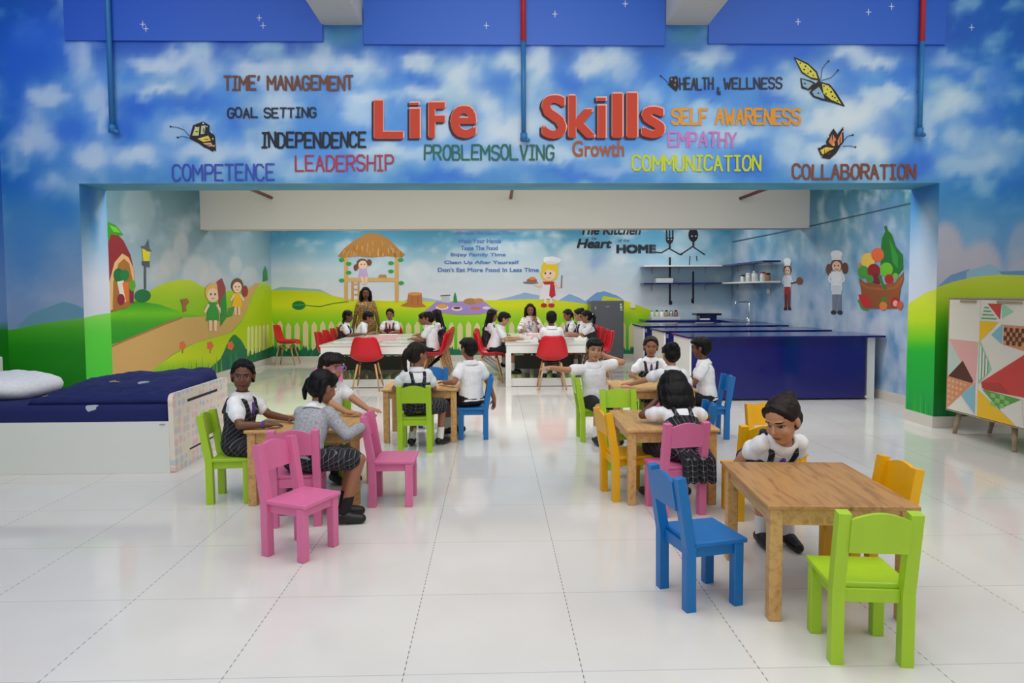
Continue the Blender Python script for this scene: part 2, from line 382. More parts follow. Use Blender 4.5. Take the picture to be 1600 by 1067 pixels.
def sky_front(px, py):
    c = lerp((34,84,190), (58,118,214), (py-60)/60)
    c = lerp((34,84,190), (76,150,232), (py-60)/60)*np.clip((300-py)/60, 0, 1)[:, None]+np.array((74,150,206))*np.clip(1-(300-py)/60, 0, 1)[:, None]
    side = np.clip((140-px)/110, 0, 1)+np.clip((px-1430)/120, 0, 1)
    c = lerp(c, (6,100,196), side*.75)
    n = fbm(px/70, py/55, 4); c = lerp(c, (150,196,228), n*1.5)
    c = blobs(c, px, py, DB, (30,104,222), 11, .8, True); c = blobs(c, px, py, CL, (226,240,248), 13, .9, True); c = blobs(c, px, py, [(535,54,38,18,.9),(1073,54,36,18,.9)], (92,170,206), 3)
    low = np.clip((py-300)/150, 0, 1); lowc = lerp((60,140,196), (166,176,202), (py-300)/150)
    m = np.clip((py-285)/40, 0, 1); c = lerp(c, lowc, m*.8)
    c = blobs(c, px, py, [(100,330,30,30,.6),(40,400,30,60,.4)], (40,126,206)); 
    c = discs(c, px, py, [(1478,395,30,55,.9),(1535,430,36,62,.9),(1500,430,60,50,.8),(1597,400,26,60,.5),(1600,440,40,40,.7)], (182,180,194))
    return np.clip(c, 0, 255)
FW = Plane((0, 8.2, 0), (0, -1, 0)); JL = Plane((-4.832, 0, 0), (1, 0, 0), 1, 8.2, 8.76); JR = Plane((5.38, 0, 0), (-1, 0, 0), 1, 8.2, 8.76); FL = Plane((0, 8.2, 0), (0, -1, 0), 0, -5.72, -4.832); FR = Plane((0, 8.2, 0), (0, -1, 0), 0, 5.38, 7.4)
Y0, Y1, ZS, ZT = 8.2, 8.76, 2.98, 6.4
P = Paint()
xl, xr = -5.72, 7.4
P.grid((xl, Y0, ZS), (xr-xl, 0, 0), (0, 0, ZT-ZS), 262, 68, sky_front)
P.grid((xl, Y0, 0), (-4.832-xl, 0, 0), (0, 0, ZS), 15, 60, sky_front)
P.grid((5.38, Y0, 0), (xr-5.38, 0, 0), (0, 0, ZS), 42, 60, sky_front)
def sky_jamb(px, py):
    c = lerp((58,140,196), (206,212,226), (py-300)/140); c = blobs(c, px, py, [(135,310,12,25,.9),(148,340,7,30,.8),(1440,300,30,20,.9),(1432,330,8,40,.5)], (24,112,190), 4)
    return blobs(c, px, py, [(156,330,8,40,.6),(1450,350,14,30,.7),(1440,420,20,50,.9)], (190,206,228), 4)
P.grid((-4.832, Y1, 0), (0, Y0-Y1, 0), (0, 0, ZS), 10, 80, sky_jamb)
P.grid((5.38, Y0, 0), (0, Y1-Y0, 0), (0, 0, ZS), 10, 80, sky_jamb)
P.grid((-4.832, Y1, ZS), (10.212, 0, 0), (0, Y0-Y1, 0), 100, 6, lambda x, y: lerp((60,140,176), (92,164,186), .5+fbm(x/90, y/9)))
P.grid((xl, Y1, 0), (0, 0, ZT), (xr-xl, 0, 0), 1, 1, lambda x, y: np.full((len(x), 3), 150.0)) if False else None
# hills, mountains and grass of the front wall
P.poly(FL, [(28,508),(52,488),(75,480),(100,471),(118,476),(131,482),(131,500),(28,514)], (112,160,182))
P.fill(FL, [(4,517),(24,514),(60,506),(95,501),(145,495)], [(4,690),(145,690)], 24, grad([(496,(120,196,74)),(515,(70,176,30)),(545,(28,150,14)),(690,(8,128,14))]))
P.fill(JL, [(125,498),(150,492),(180,488)], [(125,690),(180,690)], 24, grad([(490,(130,212,84)),(520,(80,204,50)),(690,(36,196,40))]))
P.poly(FR, [(1462,449),(1485,430),(1515,420),(1515,440),(1462,456)], (112,148,190)); P.poly(FR, [(1510,424),(1545,412),(1575,424),(1620,440),(1510,440)], (142,180,202)); P.poly(FR, [(1560,424),(1598,423),(1660,430),(1660,445),(1580,440)], (96,142,186))
GR = grad([(428,(196,206,62)),(470,(168,200,30)),(500,(96,184,10)),(535,(30,156,18)),(580,(10,132,24)),(700,(8,118,40))])
P.fill(FR, [(1446,455),(1490,440),(1520,433),(1560,429),(1600,430),(1660,434)], [(1446,700),(1660,700)], 30, GR)
P.fill(JR, [(1408,482),(1425,471),(1445,458),(1475,447)], [(1408,700),(1475,700)], 30, grad([(446,(214,222,70)),(500,(190,220,20)),(530,(110,204,24)),(548,(30,182,50)),(620,(14,170,64)),(700,(14,150,60))]))
random.seed(3)
for i in range(16):
    x = 1459+i*3.4; h = random.uniform(12, 42); P.poly(FR, [(x-2.2, 690), (x+2.2, 690), (x+random.uniform(-3, 3), 652-h)], (8,random.randint(86,118),70))
for i in range(12):
    x = 1419+i*3.2; h = random.uniform(12, 46); P.poly(JR, [(x-2, 690), (x+2, 690), (x+random.uniform(-2, 2), 648-h)], random.choice([(10,140,80),(60,190,50),(30,170,50)]))
# small painted stars
for x, y in [(223,38),(228,45),(405,28),(411,40),(760,40),(867,22),(977,6),(1247,34),(1357,19),(1518,43)]:
    for a, b in ((5,.7),(.7,6)): P.oval(FW, x, y, a, b, (206,214,236), n=8)
wall_front = P.build('wall_front'); struct(wall_front)
me = wall_front.data
bm = bmesh.new(); bm.from_mesh(me)
for a, b in (((xl, Y1, 0), (-4.832, Y1, ZT)), ((5.38, Y1, 0), (xr, Y1, ZT)), ((-4.832, Y1, ZS), (5.38, Y1, ZT))):
    bm.faces.new([bm.verts.new(v) for v in ((a[0], Y1, a[2]), (a[0], Y1, b[2]), (b[0], Y1, b[2]), (b[0], Y1, a[2]))]).material_index = 1
bm.to_mesh(me); bm.free(); me.materials.append(WHITEM)
wall_front['label'] = 'blue sky and cloud mural wall framing the wide opening of the alcove'

# left alcove wall
XL = -5.4; LW = Plane((XL, 0, 0), (1, 0, 0)); YB = 16.8; ZC = 4.15
def sky_left(px, py):
    c = lerp((96,134,146), (172,190,200), (py-300)/140); c = lerp(c, (58,118,132), np.clip((px-270)/60, 0, 1)*np.clip((370-py)/70, 0, 1)*.9)
    c = lerp(c, (110,170,190), np.clip((px-395)/30, 0, 1)*np.clip((450-py)/80, 0, 1)*.5)
    c = lerp(c, (186,200,208), fbm(px/30, py/30)*.9)
    return discs(c, px, py, [(283,385,13,25,.6),(266,412,18,26,.6),(305,425,24,30,.6),(250,428,18,22,.6),(330,440,22,30,.6),(368,415,11,18,.6),(390,430,15,16,.5),(215,330,30,50,.3)], (206,206,206))
P = Paint()
P.grid((XL, YB, 0), (0, Y1-YB, 0), (0, 0, ZC), 160, 72, sky_left)
P.fill(LW, [(150,478),(205,472),(232,455),(255,443),(278,437),(298,437),(312,446),(340,456),(372,452),(392,448),(402,442),(413,441),(422,446),(430,450)], [(150,640),(430,575)], 26, grad([(436,(196,214,40)),(470,(150,196,8)),(510,(120,190,16)),(556,(70,170,20)),(640,(60,150,24))]))
P.fill(LW, [(150,487),(180,476),(215,470),(250,476),(290,490),(318,494)], [(150,550),(220,528),(290,500),(318,497)], 10, grad([(470,(40,150,24)),(490,(110,196,16)),(505,(60,160,24)),(530,(30,150,30))]))
P.poly(LW, [(150,546),(200,530),(225,520),(258,506),(285,496),(322,494),(352,484),(372,468),(386,453),(399,442),(406,443),(394,462),(388,480),(378,500),(360,519),(328,529),(298,538),(268,555),(240,578),(228,600),(222,640),(150,640)], (204,164,98))
for a in [[(170,543),(200,530),(225,520),(258,506),(285,496)]]: P.line(LW, a, 3, (168,112,66))
P.fill(LW, [(222,640),(230,590),(242,575),(270,555),(300,538),(330,529),(362,519),(380,500),(392,470),(404,446),(430,448)], [(222,660),(430,575)], 20, grad([(446,(176,206,24)),(505,(176,206,10)),(560,(196,214,20)),(590,(90,176,30)),(640,(20,120,60))]))
P.fill(LW, [(300,592),(325,578),(345,560),(358,530),(366,521),(378,532),(384,545),(400,552),(428,540)], [(300,615),(428,575)], 8, grad([(520,(30,130,64)),(560,(16,110,80)),(610,(16,100,90))]))
for i in range(30):
    x = 195+i*7.6; P.poly(LW, [(x-2.5, 640-i*2), (x+2.5, 640-i*2), (x+random.uniform(-3, 3), 607-i*2.2-random.uniform(4, 20)+ (10 if i<8 else 0))], random.choice([(20,120,60),(40,150,40),(110,170,30),(16,96,80)]))
for i in range(6):
    x = 388+i*6.0; y0 = 511-i*.6; P.poly(LW, [(x-2, y0+2), (x, y0-2), (x+2, y0+1), (x+2, 556-i*2.4), (x-2, 557-i*2.4)], (222,228,146))
for i in range(26):
    x = 382+i*1.9; P.poly(LW, [(x-1.6, 575-i*.3), (x+1.6, 575-i*.3), (x+random.uniform(-1, 1), 553-i*.3-random.uniform(0, 9))], random.choice([(16,104,84),(20,120,70)]))
for x, y in ((285,540),(328,540),(360,540)):
    P.line(LW, [(x, y+12), (x, y)], 1.5, (40,120,40))
    for d in range(5): P.oval(LW, x+3*math.cos(d*1.26), y+4*math.sin(d*1.26), 2.6, 3.4, (226,110,60), n=8)
wall_left = struct(P.build('wall_left')); wall_left['label'] = 'left alcove wall painted with green hills and a sandy path'
def part(name, label, parent):
    p = Paint(); p.l = .009; p.inc = 6e-5; p._n = (name, label, parent); return p
def done(p):
    n, l, par = p._n; o = p.build(n, par); o['label'] = l; return o
p = part('painted_house', 'painted dark red fruit house with a tan arched doorway', wall_left)
p.poly(LW, [(160,352),(178,362),(192,376),(203,398),(209,424),(211,450),(205,475),(178,486),(165,486),(155,480)], (140,34,46))
p.poly(LW, [(168,486),(170,440),(178,410),(190,396),(200,402),(208,420),(211,450),(206,474),(190,480)], (224,178,122)); p.poly(LW, [(175,486),(176,440),(184,412),(193,404),(201,412),(206,436),(206,470),(200,480)], (166,106,42))
p.oval(LW, 184, 430, 8, 11, (16,110,50)); p.oval(LW, 194, 430, 7, 9, (20,124,60)); p.poly(LW, [(182,440),(192,438),(196,472),(188,470)], (222,214,204)); p.poly(LW, [(190,442),(200,440),(200,470),(196,472)], (224,112,34)); p.oval(LW, 188, 468, 6, 9, (130,24,50)); p.poly(LW, [(201,452),(208,450),(208,474),(202,474)], (120,30,70)); p.oval(LW, 206, 446, 5, 9, (80,168,40))
p.poly(LW, [(158,350),(168,347),(180,352),(192,367),(184,368),(172,366),(168,380),(158,385)], (52,150,24)); p.poly(LW, [(170,352),(180,355),(188,364),(176,362)], (110,196,50)); done(p)
p = part('painted_lamp_post', 'painted grey lamp post with a yellow lantern', wall_left)
p.line(LW, [(226,452),(226,410)], 3.2, (86,90,96)); p.poly(LW, [(221,388),(234,392),(232,408),(223,408)], (224,214,36)); p.poly(LW, [(218,385),(227,384),(231,373),(233,388),(237,393),(230,393)], (92,92,104)); p.poly(LW, [(221,408),(233,408),(233,418),(221,414)], (84,86,92))
p.oval(LW, 222, 462, 13, 10, (20,112,60)); done(p)
def kid_fig(p, pl, x, y, h, hair, dress, skin=(240,206,176), legs=None):
    k = h/60.0
    p.poly(pl, [(x-5*k, y-34*k), (x+5*k, y-34*k), (x+8*k, y-12*k), (x-8*k, y-12*k)], dress)
    for d in (-3, 3): p.poly(pl, [(x+(d-1.8)*k, y-13*k), (x+(d+1.8)*k, y-13*k), (x+(d+1.6)*k, y), (x+(d-1.6)*k, y)], legs or skin)
    for d in (-1, 1): p.line(pl, [(x+d*5*k, y-32*k), (x+d*10*k, y-22*k)], 3*k, skin)
    p.oval(pl, x, y-46*k, 9.5*k, 11.5*k, hair); p.oval(pl, x, y-43*k, 7*k, 8.5*k, skin)
    for d in (-1, 1): p.oval(pl, x+d*2.6*k, y-44*k, 1.0*k, 1.5*k, (30,20,20), n=8)
    p.line(pl, [(x-2*k, y-39*k), (x+2*k, y-39*k)], .9*k, (190,70,70))
p = part('painted_children', 'painted children carrying fruit along the sandy path', wall_left)
kid_fig(p, LW, 332, 517, 78, (226,180,90), (36,150,60)); p.poly(LW, [(338,440),(346,434),(352,450),(350,475),(342,480)], (150,60,70)); p.poly(LW, [(344,470),(352,455),(354,495),(344,510)], (30,140,60))
kid_fig(p, LW, 370, 492, 60, (110,66,40), (240,186,30)); p.oval(LW, 382, 455, 5, 9, (150,40,60)); p.poly(LW, [(356,482),(366,478),(362,494),(354,496)], (50,150,60)); done(p)
p = part('painted_tree', 'small painted tree stump and cypress on the hills', wall_left)
p.poly(LW, [(281,468),(292,466),(295,472),(290,478),(291,486),(285,488),(285,479)], (158,100,60)); p.poly(LW, [(410,440),(411,424),(414,415),(417,424),(418,438)], (40,140,60)); done(p)

# back wall
BW = Plane((0, YB, 0), (0, -1, 0)); XR0, XR1 = 5.86, 6.06
def sky_back(px, py):
    c = lerp((64,150,190), (206,222,232), (py-358)/62); c = lerp(c, (232,232,240), (py-430)/40)
    c = lerp(c, (150,196,218), np.clip((px-960)/160, 0, 1)*.7)
    n = fbm(px/40, py/26, 4); c = lerp(c, (226,232,240), n*1.1); c = lerp(c, (70,156,196), -n*1.0*np.clip((410-py)/50, 0, 1))
    c = discs(c, px, py, [(716,405,22,22,.5),(790,395,18,22,.6),(760,385,26,16,.5),(655,425,20,22,.5),(830,400,30,28,.5),(900,400,30,26,.6),(1080,375,36,22,.5)], (226,234,238))
    return blobs(c, px, py, [(930,405,12,10,.5),(1010,420,10,10,.6),(928,412,5,9,.5)], (150,176,224), 4)
P = Paint()
P.grid((XL, YB, 0), (XR0-XL, 0, 0), (0, 0, ZC), 224, 72, sky_back)
P.poly(BW, [(427,452),(440,448),(500,452),(520,462),(427,462)], (150,190,206)); 
P.poly(BW, [(770,470),(800,463),(820,457),(850,463),(880,472),(880,476),(770,476)], (150,182,222)); P.poly(BW, [(868,472),(890,459),(905,465),(925,476),(868,476)], (140,178,218)); P.poly(BW, [(915,470),(932,457),(945,455),(965,462),(985,476),(915,480)], (120,164,216)); P.poly(BW, [(632,470),(645,462),(670,466),(690,470),(690,474),(632,474)], (170,196,216))
P.fill(BW, [(422,453),(455,453),(500,455),(520,462),(545,467),(600,470),(700,471),(770,469),(830,467),(880,470),(925,476),(938,478),(941,462),(965,466),(1000,478),(1030,490),(1030.1,575)], [(422,580),(1030.1,580)], 26, grad([(455,(206,216,8)),(478,(216,226,8)),(495,(160,214,6)),(520,(110,204,10)),(556,(60,186,24)),(580,(40,160,40))]))
for i in range(50):
    x = 424+i*13.4
    if x > 1000: break
    w, t = 4.3, 506+random.uniform(-2, 2)
    P.poly(BW, [(x-w, t+3), (x-1, t-3), (x+1, t-3), (x+w, t+3), (x+w, 575), (x-w, 575)], (226,216,156))
for i in range(150):
    x = 422+i*4.0
    if x > 1012: break
    P.poly(BW, [(x-5, 574), (x-5, 553), (x+random.uniform(-2, 2), 548-random.uniform(0, 10)), (x+5, 553), (x+5, 574)], random.choice([(10,112,78),(14,126,84),(8,100,74)]))
wall_back = struct(P.build('wall_back')); wall_back['label'] = 'back alcove wall painted with a meadow, picket fence and cloudy sky'
p = part('painted_hut', 'painted thatched tree hut with a girl on its platform and a ladder', wall_back)
for x0, x1 in ((538,544),(617,623)): p.poly(BW, [(x0,400),(x1,400),(x1,472),(x0,472)], (222,176,106))
p.poly(BW, [(549,436),(553,436),(553,470),(549,470)], (214,160,100)); p.poly(BW, [(559,436),(562,436),(562,470),(559,470)], (214,160,100))
for y in (444,452,460): p.line(BW, [(551,y),(560,y)], 2, (214,160,100))
p.poly(BW, [(538,434),(623,434),(623,440),(538,440)], (224,182,112))
p.poly(BW, [(528,400),(538,388),(553,376),(568,367),(581,364),(594,366),(608,374),(622,388),(633,398),(627,402),(605,400),(580,402),(555,400),(536,403)], (186,130,58))
for i in range(46):
    x = random.uniform(536, 626); t = 366+abs(x-581)**1.5*.07; y = random.uniform(t+4, 396); p.line(BW, [(x, y), (x+(x-581)*.05, y+7)], .9, random.choice([(214,166,92),(150,98,36),(226,184,112)]))
for x, y in ((534,406),(545,412),(534,438),(611,411),(626,406),(611,424),(627,442),(545,426)): p.oval(BW, x, y, 4.5, 3, (44,166,70), n=10)
p.oval(BW, 566, 412, 9, 8, (122,70,44)); p.oval(BW, 567, 414, 7, 7, (248,210,180)); p.oval(BW, 577, 410, 4, 5, (122,70,44)); p.oval(BW, 556, 418, 3.5, 5, (122,70,44))
for d in (-2.5, 2.5): p.oval(BW, 567+d, 413, .9, 1.2, (40,20,20), n=8)
p.poly(BW, [(562,420),(573,420),(575,432),(560,432)], (206,176,226)); p.poly(BW, [(563,432),(568,432),(570,444),(566,444)], (248,210,180)); p.poly(BW, [(570,432),(575,432),(574,443),(571,443)], (248,210,180)); p.poly(BW, [(593,429),(603,429),(605,434),(591,434)], (190,140,90)); done(p)
p = part('painted_watermelon', 'painted dark green watermelon on a curling vine', wall_back)
p.oval(BW, 467, 477, 10.5, 7, (18,120,52)); p.line(BW, [(457,477),(478,476)], 1.6, (60,170,60)); p.line(BW, [(478,477),(500,479),(520,474),(545,471)], 1.2, (40,130,40)); done(p)
p = part('painted_tree_stump', 'painted brown tree stump', wall_back)
p.poly(BW, [(638,459),(659,459),(660,474),(666,479),(650,480),(640,479),(625,478),(636,472)], (190,116,54)); p.oval(BW, 648.5, 459, 11, 2.6, (222,156,90)); p.line(BW, [(644,463),(644,476)], .8, (140,80,36)); p.line(BW, [(653,463),(653,476)], .8, (140,80,36)); done(p)
p = part('painted_picnic_cloth', 'painted purple picnic cloth with dishes', wall_back)
p.poly(BW, [(682,471),(757,471),(768,480),(781,486),(765,487),(750,491),(720,492),(690,489),(660,489)], (168,140,208))
p.poly(BW, [(690,463),(702,462),(703,473),(690,472)], (196,200,204)); p.line(BW, [(688,462),(704,461)], 1.2, (90,90,94)); p.poly(BW, [(708,473),(709,462),(711,456),(713,462),(715,473)], (24,150,60)); p.oval(BW, 735, 471, 11, 5, (176,130,76)); p.oval(BW, 748, 470, 8, 4, (196,140,90)); p.oval(BW, 691, 480, 10, 4, (236,226,216)); p.oval(BW, 691, 478.5, 8, 3.4, (232,166,60)); p.oval(BW, 714, 482, 8.5, 3.6, (236,230,224)); p.oval(BW, 714, 481, 6, 2, (96,60,50)); p.oval(BW, 743, 482, 8, 2.6, (210,120,80)); p.oval(BW, 760, 481, 6, 2.4, (226,220,230)); done(p)
p = part('painted_chef_girl', 'painted yellow-haired chef girl holding a tray of food', wall_back)
p.oval(BW, 859, 420, 13.5, 14, (238,202,44)); p.oval(BW, 858, 428, 14, 12, (238,202,44)); p.oval(BW, 858, 428, 10, 10, (248,214,186)); p.poly(BW, [(847,418),(860,415),(870,420),(866,424),(856,421),(848,427)], (238,202,44))
for d in (-4, 4): p.oval(BW, 856+d, 427, 1.4, 1.9, (50,36,50), n=8)
p.line(BW, [(854,434),(860,434)], 1, (200,80,80))
p.oval(BW, 862, 406, 11, 5.5, (238,238,240)); p.oval(BW, 871, 407, 6, 4.5, (236,236,240)); p.oval(BW, 854, 406, 5, 5, (244,244,246)); p.poly(BW, [(853,408),(870,409),(869,413),(854,413)], (224,224,228))
p.poly(BW, [(849,440),(866,440),(868,455),(868,466),(842,468),(846,452)], (240,236,240)); p.poly(BW, [(860,440),(866,440),(868,462),(862,466),(858,462)], (196,34,56)); p.poly(BW, [(848,440),(866,440),(865,444),(849,445)], (196,34,56))
p.line(BW, [(850,443),(842,448),(836,444)], 3.2, (248,206,170)); p.line(BW, [(866,443),(873,449),(879,444)], 3.2, (248,206,170)); p.line(BW, [(877,450),(878,430)], 1.8, (120,120,136)); p.oval(BW, 829, 441.5, 12, 2, (120,120,130)); p.oval(BW, 831, 438, 8, 3.4, (190,80,60)); p.oval(BW, 832, 435, 5, 2.6, (196,150,80))
for d in (-4, 5): p.poly(BW, [(856+d-2,466),(856+d+2,466),(856+d+2,475),(856+d-2,475)], (248,226,216)); p.oval(BW, 855+d*1.3, 477, 5, 3.4, (190,28,40))
done(p)
p = part('painted_cutlery_couple', 'two black painted cutlery figures with long thin legs', wall_back)
K = (24,24,34)
for x in (1041.5, 1046, 1051): p.poly(BW, [(x-1.2,356),(x+1.2,356),(x+1.2,374),(x-1.2,374)], K)
p.poly(BW, [(1040,371),(1053,371),(1051,378),(1047.5,382),(1048,388),(1045,388),(1045,382),(1041,378)], K); p.oval(BW, 1083, 367, 7.6, 11, K); p.poly(BW, [(1081.5,376),(1085,376),(1084.5,386),(1082,386)], K)
for x in (1044, 1049): p.oval(BW, x, 374, .9, .9, (220,220,226), n=8)
for x in (1081, 1087): p.oval(BW, x, 369, 1.2, 1.2, (220,220,226), n=8)
p.line(BW, [(1025,394),(1033,395),(1045,388),(1063,398),(1082,385),(1101,398)], 1.8, K)
p.line(BW, [(1046.5,402),(1046.5,476)], 3.2, K); p.line(BW, [(1083,424),(1083,474)], 2.8, K); p.oval(BW, 1048, 473, 2.4, 3.4, K); p.oval(BW, 1082, 470, 2.4, 4, K); p.line(BW, [(1078,400),(1077,416)], 1.3, K); p.line(BW, [(1088,400),(1089,408)], 1.3, K); p.line(BW, [(1063,398),(1066,396)], 3, K); done(p)

# right alcove wall (very slightly splayed)
RWN = Vector((-(YB-Y1), (XR0-XR1), 0)); RW = Plane((XR0, YB, 0), RWN)
def sky_right(px, py):
    c = lerp((44,112,134), (150,186,210), (py-290)/110); c = lerp(c, (166,186,216), (py-430)/60)
    n = fbm(px/16, py/34, 4); c = lerp(c, (196,212,226), n*1.1); c = lerp(c, (84,140,186), -n*.9)
    c = blobs(c, px, py, [(1370,340,20,30,.5),(1400,400,20,40,.5),(1270,430,12,30,.4)], (130,150,206), 6)
    return discs(c, px, py, [(1335,505,12,26,.6),(1372,520,14,28,.6),(1300,500,12,20,.3),(1240,470,10,30,.4),(1160,420,14,60,.4),(1410,520,14,30,.5)], (206,212,232))
P = Paint()
d = Vector((XR1-XR0, Y1-YB, 0))
P.grid((XR0+d.x, Y1, 0), tuple(-d), (0, 0, ZC), 150, 72, sky_right)
wall_right = struct(P.build('wall_right')); wall_right['label'] = 'right alcove wall painted pale blue with chefs and a fruit basket'
p = part('painted_wall_line', 'thin dark line along the wall', wall_right); p.line(RW, [(1426,317),(1259,355),(1145,378)], 1.6, (44,86,110)); done(p)  # thin dark line drawn along the right wall
def chef(p, pl, x, y, h, apron, legs, hairc, wd=1.0):
    k = h/100.0; q = k*wd
    for d in (-4, 4): p.poly(pl, [(x+(d-3.6)*q, y-40*k), (x+(d+3.6)*q, y-40*k), (x+(d+3)*q, y-3*k), (x+(d-3)*q, y-3*k)], legs); p.oval(pl, x+d*1.3*q, y-2*k, 4.5*q, 3.4*k, (36,40,52))
    p.poly(pl, [(x-9*q,y-66*k),(x+9*q,y-66*k),(x+9*q,y-36*k),(x-9*q,y-36*k)], (232,236,244)); p.poly(pl, [(x-8*q,y-44*k),(x+8*q,y-44*k),(x+8*q,y-30*k),(x-8*q,y-30*k)], apron)
    for d in (-1, 1): p.line(pl, [(x+d*9*q,y-63*k),(x+d*13*q,y-52*k),(x+d*4*q,y-47*k)], 4*q, (224,230,240))
    p.oval(pl, x, y-76*k, 10*q, 9*k, hairc); p.oval(pl, x, y-74*k, 7.6*q, 8*k, (238,196,166))
    for d in (-1, 1): p.oval(pl, x+d*3*q, y-75*k, 1.2*q, 1.5*k, (30,20,20), n=8)
    p.line(pl, [(x-3*q,y-69*k),(x+3*q,y-69*k)], 1.1*k, (170,60,60))
    p.poly(pl, [(x-8*q,y-84*k),(x+8*q,y-84*k),(x+8.5*q,y-91*k),(x-8.5*q,y-91*k)], (228,232,240)); p.oval(pl, x, y-93*k, 10*q, 6*k, (238,240,246))
p = part('painted_chef_boy', 'painted chef boy with red apron and a pan', wall_right); chef(p, RW, 1231, 484, 82, (170,36,44), (120,40,40), (70,46,36), .75); p.line(RW, [(1236,443),(1248,440)], 2, (80,60,50)); p.oval(RW, 1250, 439, 5, 6, (130,70,40)); done(p)
p = part('painted_chef_girl', 'painted chef girl with brown bunches and white hat', wall_right); p.oval(RW, 1296, 421, 5, 9, (110,64,46)); p.oval(RW, 1321, 419, 5, 9, (110,64,46)); chef(p, RW, 1308, 490, 100, (206,212,224), (120,126,146), (110,64,46), .95); done(p)
p = part('painted_fruit_basket', 'painted brown basket heaped with fruit and vegetables', wall_right)
p.poly(RW, [(1378,430),(1376,400),(1379,372),(1384,362),(1382,354),(1386,352),(1388,360),(1394,366),(1400,385),(1411,398),(1412,420),(1400,434)], (30,116,40)); p.poly(RW, [(1390,372),(1398,388),(1404,400),(1404,420),(1396,410)], (50,146,56))
for x, y, r, c in ((1357,407,11,(232,196,84)),(1372,398,10,(228,104,60)),(1350,425,9,(76,156,56)),(1366,423,10,(150,26,40)),(1371,436,8,(120,24,56)),(1386,421,10,(112,190,40)),(1344,414,3,(196,150,60)),(1400,432,5,(120,176,80)),(1390,436,7,(176,34,40)),(1360,436,6,(80,150,60))): p.oval(RW, x, y, r, r*1.1, c)
p.poly(RW, [(1343,434),(1352,441),(1380,445),(1400,441),(1413,424),(1412,440),(1408,450),(1404,482),(1350,482),(1346,452)], (150,84,44)); p.line(RW, [(1344,440),(1355,449),(1380,452),(1400,449),(1412,434)], 4, (170,98,54))
p.line(RW, [(1374,430),(1380,444),(1386,452)], 4, (40,130,50)); p.poly(RW, [(1342,460),(1352,460),(1363,473),(1358,482),(1346,478)], (206,40,50)); p.line(RW, [(1342,468),(1348,482),(1358,484)], 3.4, (60,150,70)); p.oval(RW, 1381, 478, 6, 7, (226,130,60)); p.oval(RW, 1382, 468, 4, 4, (60,140,50)); p.oval(RW, 1400, 473, 7, 9, (176,36,40)); p.oval(RW, 1400, 474, 4, 5, (236,170,150)); p.oval(RW, 1407, 477, 5, 7, (206,90,70)); done(p)

# ------------------------------------------------------------------ lettering painted on the walls
def text_uv(s, bold=0.0):
    cu = bpy.data.curves.new('t', 'FONT'); cu.body = s; cu.size = 1; cu.offset = bold; cu.resolution_u = 4; cu.fill_mode = 'BOTH'
    o = bpy.data.objects.new('t', cu); COL.objects.link(o); dg = bpy.context.evaluated_depsgraph_get()
    me = bpy.data.meshes.new_from_object(o.evaluated_get(dg)); v = np.array([(p.co.x, p.co.y) for p in me.vertices]); f = [tuple(p.vertices) for p in me.polygons]
    bpy.data.objects.remove(o); bpy.data.curves.remove(cu); bpy.data.meshes.remove(me)
    lo, hi = v.min(0), v.max(0); return (v-lo)/(hi-lo), f
def letter(p, pl, s, bx, col, bold=.6, shear=0.0, dx=0, dy=0):
    v, f = text_uv(s); x0, y0, x1, y1 = bx; b = bold
    for ox, oy in ([(0, 0)] if b == 0 else [(-b, -b), (b, -b), (-b, b), (b, b)] if b < 2 else [(b*math.cos(k*PI/4), b*math.sin(k*PI/4)) for k in range(8)]+[(0, 0)]):
        p.l += p.inc
        p.add([pl.at(x0+b+u*(x1-x0-2*b)+t*shear*(y1-y0)+dx+ox, y1-b-t*(y1-y0-2*b)+dy+oy, p.l) for u, t in v], f, col)
def words(pl, parent, s, bx, col, cname, bold=.4, shear=0.0):
    p = part('painted_lettering', cname+' painted words '+s, parent); letter(p, pl, s, bx, col, bold, shear); return done(p)
